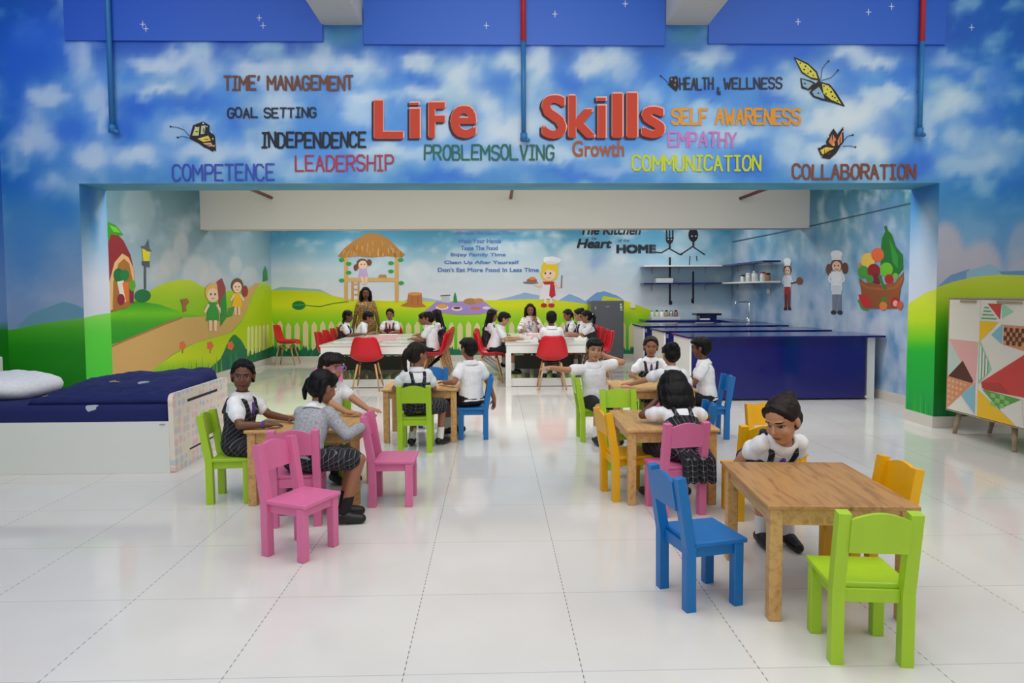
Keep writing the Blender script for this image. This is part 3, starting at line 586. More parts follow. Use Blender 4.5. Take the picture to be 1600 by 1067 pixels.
STROKE = {'A':[[(0,0),(.5,1),(1,0)],[(.2,.38),(.8,.38)]], 'B':[[(0,0),(0,1),(.7,1),(.9,.85),(.9,.66),(.7,.53),(0,.53)],[(.7,.53),(1,.36),(1,.15),(.75,0),(0,0)]], 'C':[[(1,.82),(.75,1),(.25,1),(0,.8),(0,.2),(.25,0),(.75,0),(1,.18)]],
 'D':[[(0,0),(0,1),(.6,1),(1,.75),(1,.25),(.6,0),(0,0)]], 'E':[[(1,1),(0,1),(0,0),(1,0)],[(0,.5),(.8,.5)]], 'F':[[(1,1),(0,1),(0,0)],[(0,.5),(.75,.5)]], 'G':[[(1,.82),(.75,1),(.25,1),(0,.8),(0,.2),(.25,0),(.75,0),(1,.2),(1,.46),(.6,.46)]],
 'H':[[(0,0),(0,1)],[(1,0),(1,1)],[(0,.5),(1,.5)]], 'I':[[(.05,1),(.95,1)],[(.5,1),(.5,0)],[(.05,0),(.95,0)]], 'L':[[(0,1),(0,0),(1,0)]], 'M':[[(0,0),(0,1),(.5,.42),(1,1),(1,0)]], 'N':[[(0,0),(0,1),(1,0),(1,1)]],
 'O':[[(.3,1),(.7,1),(1,.75),(1,.25),(.7,0),(.3,0),(0,.25),(0,.75),(.3,1)]], 'P':[[(0,0),(0,1),(.75,1),(1,.86),(1,.6),(.75,.46),(0,.46)]], 'R':[[(0,0),(0,1),(.75,1),(1,.86),(1,.62),(.75,.48),(0,.48)],[(.5,.48),(1,0)]],
 'S':[[(1,.85),(.75,1),(.25,1),(0,.85),(0,.64),(.25,.53),(.75,.47),(1,.36),(1,.15),(.75,0),(.25,0),(0,.15)]], 'T':[[(0,1),(1,1)],[(.5,1),(.5,0)]], 'U':[[(0,1),(0,.2),(.3,0),(.7,0),(1,.2),(1,1)]], 'V':[[(0,1),(.5,0),(1,1)]], 'W':[[(0,1),(.25,0),(.5,.6),(.75,0),(1,1)]], 'Y':[[(0,1),(.5,.48),(1,1)],[(.5,.48),(.5,0)]], "'":[[(.6,1),(.3,.72)]],
 '&':[[(1,0),(.2,.75),(.4,1),(.65,.8),(.05,.3),(.3,0),(.6,0),(1,.4)]]}
WID = {'I': .72, 'M': 1.2, 'W': 1.2, ' ': .55, "'": .4}
def strokes(s, bx, col, cname, wd):
    p = part('painted_lettering', cname+' painted words '+s.replace("'", ''), wall_front); p.inc = 2.5e-5
    tot = sum(WID.get(c, 1) for c in s)+.34*(len(s)-1); x0, y0, x1, y1 = bx; U = (x1-x0-wd)/tot; x = x0+wd/2; h = y1-y0-wd
    rnd = random.Random(len(s)*7)
    for c in s:
        w_ = WID.get(c, 1)*U; jy = rnd.uniform(-.7, .7); jx = rnd.uniform(-.04, .04)
        for ln in STROKE.get(c, []):
            q = [(x+u*w_+jx*v*h, y1-wd/2-v*h+jy) for u, v in ln]; p.line(FW, q, wd, col)
            for a, b in q: p.oval(FW, a, b, wd/2, wd/2, col, n=8)
        x += w_+.34*U
    return done(p)
for s, bx, col, cn, b in (("TIME' MANAGEMENT", (349,118,553,142), (120,72,48), 'brown', 3.4), ('GOAL SETTING', (355,168,495,185), (26,30,48), 'black', 2.6), ('INDEPENDENCE', (408,206,573,232), (22,28,40), 'black', 3.5),
        ('LEADERSHIP', (461,242,616,268), (178,54,84), 'crimson', 2.9), ('COMPETENCE', (269,256,430,283), (62,84,190), 'blue', 2.8), ('PROBLEMSOLVING', (662,226,866,251), (34,108,98), 'dark green', 3.0),
        ('HEALTH', (1061,121,1115,141), (40,42,62), 'black', 2.6), ('&', (1119,136,1126,149), (40,42,62), 'small black', 1.8), ('WELLNESS', (1130,121,1222,140), (40,42,62), 'black', 2.6),
        ('SELF AWARENESS', (1048,169,1251,196), (232,156,40), 'orange', 4.2), ('EMPATHY', (1043,206,1151,231), (204,126,200), 'pink', 3.2), ('COMMUNICATION', (987,242,1189,268), (200,216,48), 'lime yellow', 3.4), ('COLLABORATION', (1237,256,1431,281), (132,72,54), 'brown', 3.5)):
    strokes(s, bx, col, cn, b)
words(FW, wall_front, 'Growth', (894,220,975,245), (170,92,56), 'rust', .5)
for wd, LL in (('Life', (('L',584,155,632,217.5),('I',640,168,658,216.5),('-',640,158.8,656.5,164.5),('F',669,158,697,216),('e',703.5,163.5,746,216.5))), ('Skills', (('S',845.5,147,886,217.5),('k',887,147.5,931.6,216),('I',933,163,948,216),('-',931,151,948,158.5),('l',955,144.5,974,216),('l',978,143.5,997,216),('s',1001,165,1040,216.5)))):
    p = part('painted_title', 'large red painted letters %s with dark shadow edges' % wd, wall_front)
    for (dx, dy, c, ins) in ((-3.2, 2.8, (58,26,48), 0), (.3, -.2, (246,184,174), 0), (-.5, 1.0, (206,62,34), 1.5)):
        for ch, a, b, c2, d2 in LL:
            if ch in '-I':
                p.l += p.inc*9; q = [(a+ins,b+ins),(c2-ins,b+ins),(c2-ins,d2-ins),(a+ins,d2-ins)]; p.poly(FW, [(x+dx, y+dy) for x, y in q], c)
            else: letter(p, FW, ch, (a+ins, b+ins, c2-ins, d2-ins), c, 2.6 if ins == 0 else 1.9, 0, dx, dy)
    done(p)
for s, bx in (('Always Be Same Time', (712,361,805,368)), ('Wash Your Hands', (715,373,783,380)), ('Taste The Food', (720,384,778,391)), ('Enjoy Family Time', (704,395,790,402)), ('Clean Up After Yourself', (694,407,811,414)), ("Don't Eat More Food In Less Time", (684,418,842,425))):
    words(BW, wall_back, s, bx, (96,130,196), 'blue', .3)
words(BW, wall_back, 'The Kitchen', (905,351,1000,367), (28,30,44), 'black cursive', .5, .2); words(BW, wall_back, 'is', (925,370,932,374.5), (60,70,90), 'tiny black', 0); words(BW, wall_back, 'Heart', (901,373,954,388), (28,30,44), 'black cursive', .7, .25); words(BW, wall_back, 'of the', (966,373,983,378), (60,70,90), 'small black', 0); words(BW, wall_back, 'HOME', (963,382,1025,396), (28,30,44), 'bold black', 1.1)

# butterflies
def butterfly(label, body, wings, spots, ant):
    p = part('painted_butterfly', label, wall_front)
    for pts, c in wings: p.poly(FW, pts, c)
    for x, y, rx, ry, c in spots: p.oval(FW, x, y, rx, ry, c, n=10)
    p.line(FW, body, 3.4, (24,20,24))
    for a in ant: p.line(FW, a, .9, (24,24,34)); p.oval(FW, a[-1][0], a[-1][1], 1.6, 1.4, (24,24,34), n=8)
    done(p)
Kb = (30,26,30)
butterfly('black and yellow painted butterfly on the left', [(297,215),(318,226),(334,236)], [([(297,214),(302,196),(318,190),(328,196),(327,205),(336,212),(338,236),(320,231)], Kb), ([(301,212),(305,200),(312,198),(311,212)], (214,216,140)), ([(314,210),(315,197),(322,196),(320,209)], (200,206,160)), ([(309,217),(326,212),(330,220),(318,222)], (240,214,80)), ([(314,224),(330,223),(334,229),(322,229)], (238,170,130))], [(318,193,1.4,1.4,(230,230,220)),(333,217,1.2,1.6,(230,200,90)),(335,228,1.2,1.6,(230,200,90)),(308,206,2.4,.8,Kb),(319,204,.8,4,Kb),(323,218,4,.6,Kb),(326,227,4,.6,Kb),(306,199,1,1,(236,236,226)),(324,198,1,1,(236,236,226)),(331,207,1,1.4,(236,236,226)),(330,233,1.4,1,(240,200,110))], [[(297,213),(288,203),(277,199),(267,198)],[(296,216),(286,213),(278,215)]])
butterfly('large yellow and pale blue painted butterfly at the right', [(1267,140),(1281,126)], [([(1240,89),(1262,99),(1276,112),(1281,126),(1268,124),(1252,114)], Kb), ([(1243,93),(1262,102),(1274,114),(1277,123),(1266,121),(1253,112)], (222,216,74)), ([(1250,122),(1266,126),(1274,130),(1264,142),(1252,138)], Kb), ([(1252,124),(1264,128),(1270,131),(1262,139),(1254,135)], (150,184,214)), ([(1282,128),(1296,132),(1306,144),(1320,167),(1298,160),(1284,157),(1270,152),(1264,144)], Kb), ([(1284,131),(1296,135),(1303,146),(1314,163),(1298,156),(1286,146)], (222,216,74)), ([(1279,136),(1286,148),(1288,155),(1272,150),(1268,144)], (146,180,210))], [(1258,104,1.5,1.5,Kb),(1266,112,1.5,1.8,Kb),(1262,115,1.2,1.2,Kb),(1298,144,1.5,1.8,Kb),(1304,153,1.3,1.5,Kb),(1292,140,1.2,1.2,Kb),(1250,99,1.4,1.2,Kb),(1256,109,1.6,1.2,Kb),(1270,118,1.4,1,Kb),(1262,108,1,1,(110,170,150)),(1296,136,1.2,1,Kb),(1308,158,1.4,1.2,Kb),(1300,151,1.2,1.6,Kb),(1290,147,1.3,1.3,Kb),(1287,135,1.2,1.2,Kb),(1257,131,1.6,1.4,Kb),(1278,146,1.6,1.4,Kb),(1263,134,1,1,(230,190,120))], [[(1282,125),(1284,108),(1289,101),(1294,96)],[(1283,126),(1298,122),(1309,110)]])
butterfly('orange and black painted butterfly above the word COLLABORATION', [(1284,244),(1310,230)], [([(1290,222),(1298,206),(1302,201),(1308,210),(1317,198),(1318,222),(1310,232),(1296,240)], Kb), ([(1294,222),(1300,209),(1306,218),(1300,228)], (224,130,84)), ([(1308,220),(1315,206),(1315,222),(1309,228)], (226,140,90)), ([(1277,232),(1288,226),(1312,230),(1306,240),(1296,249),(1284,247)], Kb), ([(1281,235),(1290,230),(1304,232),(1296,240),(1286,244)], (236,204,70))], [(1292,237,2.2,3,(230,150,60)),(1302,226,2,2.6,(232,170,90)),(1300,214,.7,6,Kb),(1312,220,.7,6,Kb),(1288,238,.6,5,Kb),(1295,237,.6,5,Kb),(1301,236,.6,4,Kb),(1294,214,1,1.2,(240,226,210)),(1316,206,.9,1.2,(240,226,210)),(1281,230,1,1,(240,226,210)),(1284,244,1,1,(240,226,210))], [[(1316,222),(1324,213),(1332,211)],[(1316,229),(1326,228),(1336,230)]])
butterfly('small black painted butterfly touching the word HEALTH', [(1044,131),(1057,142)], [([(1045,131),(1046,121),(1058,119),(1060,135),(1058,141),(1050,138)], Kb)], [(1049,124,1.5,2,(120,130,160)),(1055,126,1.5,2.4,(120,130,160)),(1054,133,1.6,2,(110,120,150))], [[(1044,130),(1038,124),(1032,119)]])

# ------------------------------------------------------------------ the rest of the shell
def bstruct(name, a, b, m, parent=None, label=None):
    bm = B(); box2(bm, a, b); o = obj(name, bm, m, parent); struct(o)
    if label: o['label'] = label
    return o
bstruct('floor', (-9, -6, -.1), (9, 17.2, 0), TILE, label='glossy pale tile floor with dashed joints')
bstruct('ceiling_1', (-9, -6, 6.4), (9, Y1, 6.5), CEIL); bstruct('ceiling_2', (-5.6, Y1, ZC), (6.3, 17.2, ZC+.1), CEIL)
P = Paint(); P.grid((-5.72, Y0, 0), (0, -6.2, 0), (0, 0, 6.4), 60, 60, lambda x, y: lerp(lerp((30,96,196), (120,160,210), (y-250)/200), (24,140,20), (y-505)/12)); hl = struct(P.build('wall_hall_left')); hl['label'] = 'hall side wall painted blue and green at the left edge'
bstruct('wall_hall_right', (7.4, -6, 0), (7.5, Y1, 6.4), BEAMM)
bstruct('baseboard_left', (XL, Y1, 0), (XL+.02, YB, .14), SKIRT); bstruct('baseboard_back', (XL+.02, YB-.02, 0), (XR0, YB, .14), SKIRT)
bm = B(); prism(bm, [(XR0, YB-.02), (XR1, Y1), (XR1-.02, Y1), (XR0-.02, YB-.02)], 0, .14, lambda u, v, h: (u, v, h)); struct(obj('baseboard_right', bm, SKIRT))
bm = B(); box2(bm, (5.36, Y0-.02, 0), (7.4, Y0, .14)); box2(bm, (5.36, Y0, 0), (5.38, Y1, .14)); struct(obj('baseboard_front_right', bm, SKIRT))
bm = B(); box2(bm, (-5.72, Y0-.02, 0), (-4.812, Y0, .14)); box2(bm, (-4.832, Y0, 0), (-4.812, Y1, .14)); struct(obj('baseboard_front_left', bm, SKIRT))
b = bstruct('trim_1', (XL, 12.85, 2.865), (6.02, 13.2, ZC), BEAMM, label='off-white ceiling beam across the alcove'); b.name = 'trim_1'
# deep blue boards above the opening, between the beams
for i, (px0, px1, pb) in enumerate(((103,505,64),(569,1038,70),(1106,1475,69))):
    a = FW.at(px0, pb); c = FW.at(px1, pb); P = Paint(); y = 8.175
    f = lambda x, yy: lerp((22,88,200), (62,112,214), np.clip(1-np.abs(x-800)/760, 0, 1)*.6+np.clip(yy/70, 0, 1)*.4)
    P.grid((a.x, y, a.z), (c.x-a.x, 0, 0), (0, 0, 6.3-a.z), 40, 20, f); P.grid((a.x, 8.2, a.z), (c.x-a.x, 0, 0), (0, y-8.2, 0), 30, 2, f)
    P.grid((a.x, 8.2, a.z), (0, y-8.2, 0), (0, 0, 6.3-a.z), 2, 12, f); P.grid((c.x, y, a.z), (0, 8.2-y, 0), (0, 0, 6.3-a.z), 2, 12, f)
    P.l = .001
    BP = Plane((0, y, 0), (0, -1, 0))
    for sx, sy in [(223,38),(228,45),(405,28),(411,40),(760,40),(867,22),(977,6),(1247,34),(1357,19),(1393,10)]:
        if px0 < sx < px1:
            for q, r in ((5,.8),(.8,6)): P.oval(BP, sx, sy, q, r, (206,214,236), n=8)
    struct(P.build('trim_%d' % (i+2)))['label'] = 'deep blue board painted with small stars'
# white beams running back over the hall
for i, (x0, x1) in enumerate(((503,566),(1040,1106))):
    a = FW.at(x0, 39); c = FW.at(x1, 39)
    bstruct('trim_%d' % (i+5), (a.x, -2, a.z), (c.x, Y0, 6.4), BEAMM, label='white ceiling beam running over the hall')

# ------------------------------------------------------------------ pipes
def drop_pipe(label, px, py_top, py_bot, m1, m2, split=None, foot=True):
    t = FW.at(px, py_bot, .06); top = 6.35
    r = thing('pipe', label, 'pipe', (t.x, t.y, t.z))
    zs = FW.at(px, split, .06).z-t.z if split else None
    if split:
        bm = B(); cyl(bm, (0,0,0), (0,0,zs), .028); obj('lower_pipe', bm, m2, r, True); bm = B(); cyl(bm, (0,0,zs), (0,0,top-t.z), .03); obj('upper_pipe', bm, m1, r, True)
    else:
        bm = B(); cyl(bm, (0,0,0), (0,0,top-t.z), .03); obj('pipe_run', bm, m1, r, True)
    bm = B(); cyl(bm, (0,0,-.03), (0,0,.06), .042); cap(bm, (0,0,0), (.05,0,-.02), .03, .026); obj('pipe_elbow', bm, m2, r, True)
    for z in (.5, 1.2):
        bm = B(); cyl(bm, (0,.055,z), (0,0,z), .014); obj('bracket', bm, m2, r)
drop_pipe('blue painted drop pipe on the wall at the left', 180, 0, 205, PIPEB, PIPEB)
drop_pipe('drop pipe red above and blue below, between the two title words', 818, 0, 218, PIPER, PIPEB, 68)
drop_pipe('drop pipe red above and blue below, right of the butterflies', 1432, 0, 210, PIPER, PIPEB, 68)
SB = Plane((0, 12.85, 0), (0, -1, 0))
for px, py, l in ((424,309,'short dark red pipe end under the alcove ceiling at the left'),(798,309,'short dark red pipe end under the alcove ceiling in the middle'),(1157,310,'long dark red pipe end under the alcove ceiling at the right')):
    a = SB.at(px, py); dx = .45 if px < 500 else (.12 if px < 900 else -.9)
    o = B(); cyl(o, (0,0,0), (0, -3.9, 0), .03); o = obj('sprinkler_pipe', o, PIPEBR, None, True); o.location = a; tag(o, l, 'pipe', 'pipe ends below the alcove ceiling')

# ------------------------------------------------------------------ small painted chairs
def make_chair(m, label, loc, rz):
    """low nursery chair; the front is -Y"""
    t = thing('kids_chair', label, 'chair', loc, rz, 'small painted chairs')
    for s in (-1, 1):
        bm = B(); box2(bm, (s*.175-.0 if s < 0 else s*.175-.055, -.17, 0), (s*.175+.055 if s < 0 else s*.175, -.115, .345)); obj('leg', bm, m, t, bevel=.005)
        bm = B(); x0, x1 = (s*.18, s*.18+.055) if s < 0 else (s*.18-.055, s*.18)
        # rear leg runs up into the raked back post
        prof = [(.115,0),(.17,0),(.172,.34),(.232,.715),(.18,.722),(.118,.36)]
        prism(bm, prof, x0, x1, lambda u, v, h: (h, u, v)); obj('rear_leg', bm, m, t, bevel=.005)
    bm = B(); box2(bm, (-.18,-.19,.345), (.18,.13,.37)); obj('seat', bm, m, t, bevel=.006)
    bm = B(); box2(bm, (-.125,-.16,.285), (.125,-.14,.345)); box2(bm, (-.125,.125,.285), (.125,.145,.345))
    for s in (-1, 1): box2(bm, (s*.145-.01,-.12,.285), (s*.145+.01,.12,.345))
    obj('apron', bm, m, t, bevel=.002)
    bm = B(); n = 14; pts = [(-.127,.535),(.127,.535)]+[(.127-.254*i/n, .69+.032*math.sin(PI*i/n)) for i in range(n+1)]
    prism(bm, pts, -.011, .011, lambda u, v, h: (u, .172+(v-.36)*.16+h-.0, v)); obj('back_rail', bm, m, t, bevel=.003)
    return t
D = PI/180
c0 = make_chair(PINK, 'empty pink chair nearest the camera on the left, seat turned to the right', (-1.28, 4.47, 0), 64.8*D)
chairs = {}
def kchair(m, x, y, deg, label):
    c = dup(c0, (x, y, 0), deg*D, label); 
    if m is not PINK: repaint(c, PINK, m)
    return c
kchair(PINK, -1.46, 5.08, 186, 'pink chair under the child in the grey jacket')
kchair(PINK, -.825, 5.52, 90, 'empty pink chair turned away from the right end of the left table')
kchair(PINK, -2.12, 8.85, 20, 'empty pink chair standing alone on the floor behind the left table')
kchair(LIME, -1.55, 6.32, 0, 'lime chair behind the left table under the child in lilac glasses')
kchair(LIME, -2.16, 5.66, 95, 'lime chair beside the bed with a girl in a tartan pinafore')
kchair(LIME, -.845, 7.34, 180, 'lime chair seen from behind at the middle table with a ponytailed girl')
kchair(BLUE, -.25, 7.95, -88, 'blue chair under the boy in white at the middle table')
kchair(BLUE, -.78, 8.66, 0, 'empty blue chair on the far side of the middle table')
kchair(YELL, 1.09, 5.60, 99, 'empty yellow chair drawn up to the left of the long-haired girl\'s table')
kchair(PINK, 1.39, 5.2, 190, 'pink chair under the girl with long loose hair')
kchair(LIME, 1.23, 6.56, 0, 'empty lime chair at the far side of the long-haired girl\'s table')
kchair(BLUE, 1.68, 5.93, -95, 'empty blue chair at the right end of the long-haired girl\'s table')
kchair(LIME, 1.13, 7.78, 92, 'lime chair under the boy with outstretched arms')
kchair(BLUE, 2.5, 7.82, -90, 'blue chair under the boy sitting in front of the navy counter')
kchair(PINK, 1.87, 7.22, 180, 'pink chair with its back to us, partly hidden by the long-haired girl')
kchair(LIME, 1.98, 8.62, 0, 'lime chair under the girl facing us in front of the counters')
kchair(BLUE, 1.13, 3.71, 103, 'empty blue chair left of the nearest table')
kchair(LIME, 1.715, 3.13, 173.4, 'empty lime chair in the right foreground, its back to us')
kchair(YELL, 2.1, 3.79, -88, 'empty yellow chair pushed under the right side of the nearest table')
kchair(YELL, 1.95, 5.08, 182, 'yellow chair directly behind the leaning girl, its back to the nearest table')
kchair(YELL, 2.36, 5.62, 4, 'farther yellow chair behind the leaning girl, mostly hidden by her head')

# ------------------------------------------------------------------ small pine tables
def make_table(label, loc, rz, sx=.9, sy=.74, top=None):
    t = thing('kids_table', label, 'table', loc, rz, 'small pine tables')
    bm = B(); box2(bm, (-sx/2,-sy/2,.585), (sx/2,sy/2,.61)); obj('tabletop', bm, top or WOOD, t, bevel=.006)
    for a in (-1, 1):
        for b in (-1, 1):
            bm = B(); x, y = a*(sx/2-.052), b*(sy/2-.052); box2(bm, (x-.033,y-.033,0), (x+.033,y+.033,.585)); obj('leg', bm, WOOD, t, bevel=.006)
    for b in (-1, 1):
        bm = B(); box2(bm, (-sx/2+.08, b*(sy/2-.045)-.011, .5), (sx/2-.08, b*(sy/2-.045)+.011, .585)); obj('apron', bm, WOOD, t)
        bm = B(); box2(bm, (b*(sx/2-.045)-.011, -sy/2+.08, .5), (b*(sx/2-.045)+.011, sy/2-.08, .585)); obj('apron', bm, WOOD, t)
    return t
make_table('knotty pine table nearest the camera on the right', (1.79, 3.80, 0), -4*D, .76, .9, WOODD)
make_table('pine table on the left with three children around it', (-1.52, 5.76, 0), -1*D, .92, .72)
make_table('pine table in the middle with a boy in white at its right', (-.84, 8.02, 0), 0, .86, .76)
make_table('pine table where the long-haired girl sits', (1.41, 5.74, 0), -1*D, .74, .9)
make_table('pine table in front of the navy counters with four children', (1.8, 7.86, 0), -2*D, .9, .8)

# ------------------------------------------------------------------ white activity tables and red shell chairs
def big_table(x0, x1, label):
    y0, y1 = 12.1, 15.2; t = thing('activity_table', label, 'table', ((x0+x1)/2, (y0+y1)/2, 0)); w, l = (x1-x0)/2, (y1-y0)/2
    bm = B(); box2(bm, (-w,-l,.74), (w,l,.77)); obj('tabletop', bm, GREYT, t, bevel=.004)
    bm = B(); 
    for s in (-1, 1): box2(bm, (-w+.02, s*(l-.03)-.015, .6), (w-.02, s*(l-.03)+.015, .74)); box2(bm, (s*(w-.03)-.015, -l+.05, .6), (s*(w-.03)+.015, l-.05, .74))
    obj('apron', bm, WHITE, t)
    for a in (-1, 1):
        for b in (-1, 1):
            bm = B(); box2(bm, (a*(w-.05)-.05, b*(l-.05)-.05, 0), (a*(w-.05)+.05, b*(l-.05)+.05, .6)); obj('leg', bm, WHITE, t, bevel=.004)
    for b in (-1, 1):
        bm = B(); box2(bm, (-w+.1, b*(l-.06)-.015, .01), (w-.1, b*(l-.06)+.015, .15)); obj('bottom_rail', bm, WHITE, t)
    bm = B(); box2(bm, (-w+.1, -.02, .15), (w-.1, .02, .42)); obj('under_table_shade', bm, mat('olive_shade', rgb(70,74,62), .4), t)  # added dark sheet, its olive colour stands in for the shade under the table
big_table(-3.08, -1.5, 'long white table on the left with the standing teacher behind it'); big_table(.2, 1.84, 'long white table on the right with the seated teacher behind it')
def make_shell(label, loc, rz):
    t = thing('shell_chair', label, 'chair', loc, rz, 'red shell chairs')
    prof = [(-.27,.485,.36),(-.25,.515,.46),(-.14,.495,.53),(0,.485,.545),(.12,.495,.55),(.2,.54,.55),(.235,.62,.54),(.26,.72,.5),(.28,.82,.45),(.295,.9,.38),(.3,.935,.27)]
    bm = B(); R = []; n = 12
    for k, (y, z, wd) in enumerate(prof):
        a, b = prof[max(k-1,0)], prof[min(k+1,len(prof)-1)]; tg = Vector((0, b[0]-a[0], b[1]-a[1])).normalized(); nr = Vector((0, -tg.z, tg.y))
        row = []
        for i in range(n+1):
            s = -1+2*i/n; lift = .085*abs(s)**2.4*(1 if 1 < k < 10 else .5); row.append(bm.verts.new(Vector((wd/2*s, y, z))+nr*lift))
        R.append(row)
    for a, b in zip(R, R[1:]):
        for i in range(n): bm.faces.new((a[i], a[i+1], b[i+1], b[i]))
    bmesh.ops.recalc_face_normals(bm, faces=bm.faces); bmesh.ops.solidify(bm, geom=bm.faces[:], thickness=.012); obj('shell', bm, REDP, t, True)
    for a in (-1, 1):
        for b in (-1, 1):
            bm = B(); cyl(bm, (a*.235, b*.235-.01, 0), (a*.15, b*.13, .46), .013, .018, 10); obj('leg', bm, LEGW, t, True)
    bm = B()
    for a in (-1, 1):
        cyl(bm, (a*.2, a*.19, .2), (-a*.15, a*.13, .44), .006); cyl(bm, (a*.2, -.19, .2), (a*.15, .13, .44), .006); cyl(bm, (-.15, a*.13, .455), (.15, a*.13, .455), .008)
    obj('strut', bm, BLKM, t)
    return t
s0 = make_shell('red shell chair in front of the left white table, its back to us', (-2.2, 11.92, 0), PI)
def shell(x, y, deg, label): return dup(s0, (x, y, 0), deg*D, label)
shell(1.0, 11.9, 181, 'red shell chair in front of the right white table, its back to us')
shell(-4.88, 16.2, 90, 'red shell chair alone in the far left corner')
for i, (y, l) in enumerate(((13.3,'nearest of the red chairs along the left side of the left white table'),(13.92,'second red chair along the left side of the left white table'),(14.54,'red chair of the child with plaits left of the left white table'),(15.14,'red chair of the child closest to the standing teacher'))): shell(-3.17, y, 90+i*2, l)
for y, l in ((12.95,'red chair of the child in white at the right of the left white table'),(13.58,'empty red chair along the right side of the left white table'),(14.2,'red chair of the child bending over the right side of the left table'),(14.82,'red chair farthest along the right side of the left white table')): shell(-1.14, y, -90, l)
shell(-2.34, 15.6, 0, 'red chair of the girl in a red tartan pinafore at the far end')
for y, l in ((12.85,'red chair of the short-haired child at the left of the right white table'),(13.45,'empty red chair along the left side of the right white table'),(14.1,'red chair of the child with long black hair')): shell(-.1, y, 92, l)
for y, l in ((13.0,'empty red chair nearest along the right side of the right white table'),(13.62,'red chair of the girl with a white hair tie'),(14.35,'red chair of the child with tousled hair by the fridge'),(14.98,'red chair of the child at the far right corner of the right table')): shell(2.0, y, -90, l)
shell(.82, 15.62, 0, 'red chair under the seated teacher')

# things on the white tables
def flat(name, label, cat, c, s, rz, m, group=None):
    bm = B(); box(bm, (0,0,s[2]/2), s); o = obj(name, bm, m, None, bevel=.001 if s[2] > .006 else 0); o.location = c; o.rotation_euler = (0,0,rz); return tag(o, label, cat, group)
Z = .7715
flat('table_runner', 'red and white printed runner down the left white table', 'cloth', (-2.25, 13.75, Z), (.62, 1.9, .003), 0, REDPRINT)
flat('table_runner', 'red and white printed runner down the right white table', 'cloth', (.95, 14.05, Z), (.5, 1.5, .003), 0, REDPRINT)
flat('worksheet', 'printed sheet at the near left corner of the left white table', 'paper', (-2.72, 12.75, Z), (.5, .4, .004), .1, GREYPRINT)
flat('worksheet', 'printed sheet at the near right corner of the left white table', 'paper', (-1.82, 12.7, Z), (.5, .34, .004), -.05, GREYPRINT)
flat('book', 'thick book in front of the bending child on the left table', 'book', (-1.74, 13.5, Z), (.36, .3, .025), .1, GREYPRINT)
flat('worksheet', 'white sheet in front of the girl in the red pinafore', 'paper', (-2.3, 14.95, Z), (.4, .3, .004), 0, PAPER)
flat('worksheet', 'white sheet under the hands of the short-haired child', 'paper', (.62, 12.75, Z), (.42, .34, .004), .2, PAPER)
flat('worksheet', 'white sheet in front of the girl with the white hair tie', 'paper', (1.55, 13.6, Z), (.36, .3, .004), 0, PAPER)
flat('worksheet', 'white sheet in front of the seated teacher', 'paper', (.9, 14.95, Z), (.46, .3, .004), 0, PAPER)
def paper_boat(c, label):
    bm = B(); 
    prism(bm, [(-.1,0),(.1,0),(.13,.07),(.06,.05),(0,.1),(-.06,.05),(-.13,.07)], -.05, .05, lambda u, v, h: (u, h*(1-.4*v/.1), v)); o = obj('paper_bag', bm, PAPER, None); o.location = c; tag(o, label, 'paper')
paper_boat((.75, 12.4, Z), 'crumpled white paper on the near edge of the right white table'); paper_boat((1.6, 12.7, Z), 'crumpled white paper right of the front red chair'); paper_boat((.6, 13.25, Z), 'crumpled white paper farther along the right white table')
bm = B(); lathe(bm, [(.03,0),(.036,.1),(.034,.1),(.0,.004)]); o = obj('paper_cup', bm, PAPER, None, True); o.location = (.5, 13.15, Z); tag(o, 'small white cup at the left of the right white table', 'cup')

# ------------------------------------------------------------------ bed
bed = thing('bed', 'white child bed with navy bedding and pastel spotted footboard', 'bed', (-4.3, 7.14, 0))
X0, X1, YF, YK = -1.25, 1.23, -.67, .66
bm = B(); box2(bm, (X0, YF, .0), (X1, YF+.03, .49)); obj('side_panel', bm, WHITE, bed, bevel=.003)
bm = B(); box2(bm, (X0, YK-.03, .0), (X1, YK, .49)); obj('side_panel', bm, WHITE, bed, bevel=.003)
bm = B(); box2(bm, (X0, YF+.03, .3), (X1, YK-.03, .36)); obj('slat_base', bm, WHITE, bed)
bm = B(); box2(bm, (X0, YF-.01, 0), (X0+.04, YK+.01, 1.0)); obj('headboard', bm, WHITE, bed, bevel=.02)
def spots_mat():
    m = mat('pastel_spots', rgb(236,226,212), .35); tc = nd(m, 'ShaderNodeTexCoord'); mp = nd(m, 'ShaderNodeMapping'); mp.inputs['Scale'].default_value = (0, 11, 11); lk(m, tc.outputs['Object'], mp.inputs[0])
    v = nd(m, 'ShaderNodeTexVoronoi', voronoi_dimensions='3D'); v.inputs['Scale'].default_value = 1; v.inputs['Randomness'].default_value = .35; lk(m, mp.outputs[0], v.inputs['Vector'])
    sp = nd(m, 'ShaderNodeSeparateColor'); lk(m, v.outputs['Color'], sp.inputs[0])
    pal = ramp(m, sp.outputs[0], [(0, rgb(236,204,200)), (.25, rgb(204,212,216)), (.45, rgb(236,228,190)), (.65, rgb(240,206,206)), (.85, rgb(200,206,220))]); m.node_tree.nodes[-1].color_ramp.interpolation = 'CONSTANT'
    lk(m, mixc(m, mathn(m, 'LESS_THAN', v.outputs['Distance'], .42), rgb(238,228,214), pal), bsdf(m).inputs['Base Color']); return m
bm = B(); pts = []
for (cx, cz, a0) in ((YF+.04,.09,180),(YK-.04,.09,270),(YK-.06,.69,0),(YF+.06,.69,90)):
    r = .06 if cz > .5 else .02
    for i in range(6): a = (a0+i*18)*D; pts.append((cx+r*math.cos(a), cz+r*math.sin(a)-(.0 if cz > .5 else .07)))
prism(bm, pts, X1, X1+.045, lambda u, v, h: (h, u, v)); obj('footboard', bm, spots_mat(), bed)
SLOT = mat('dark_slot', rgb(24,26,40), .6)
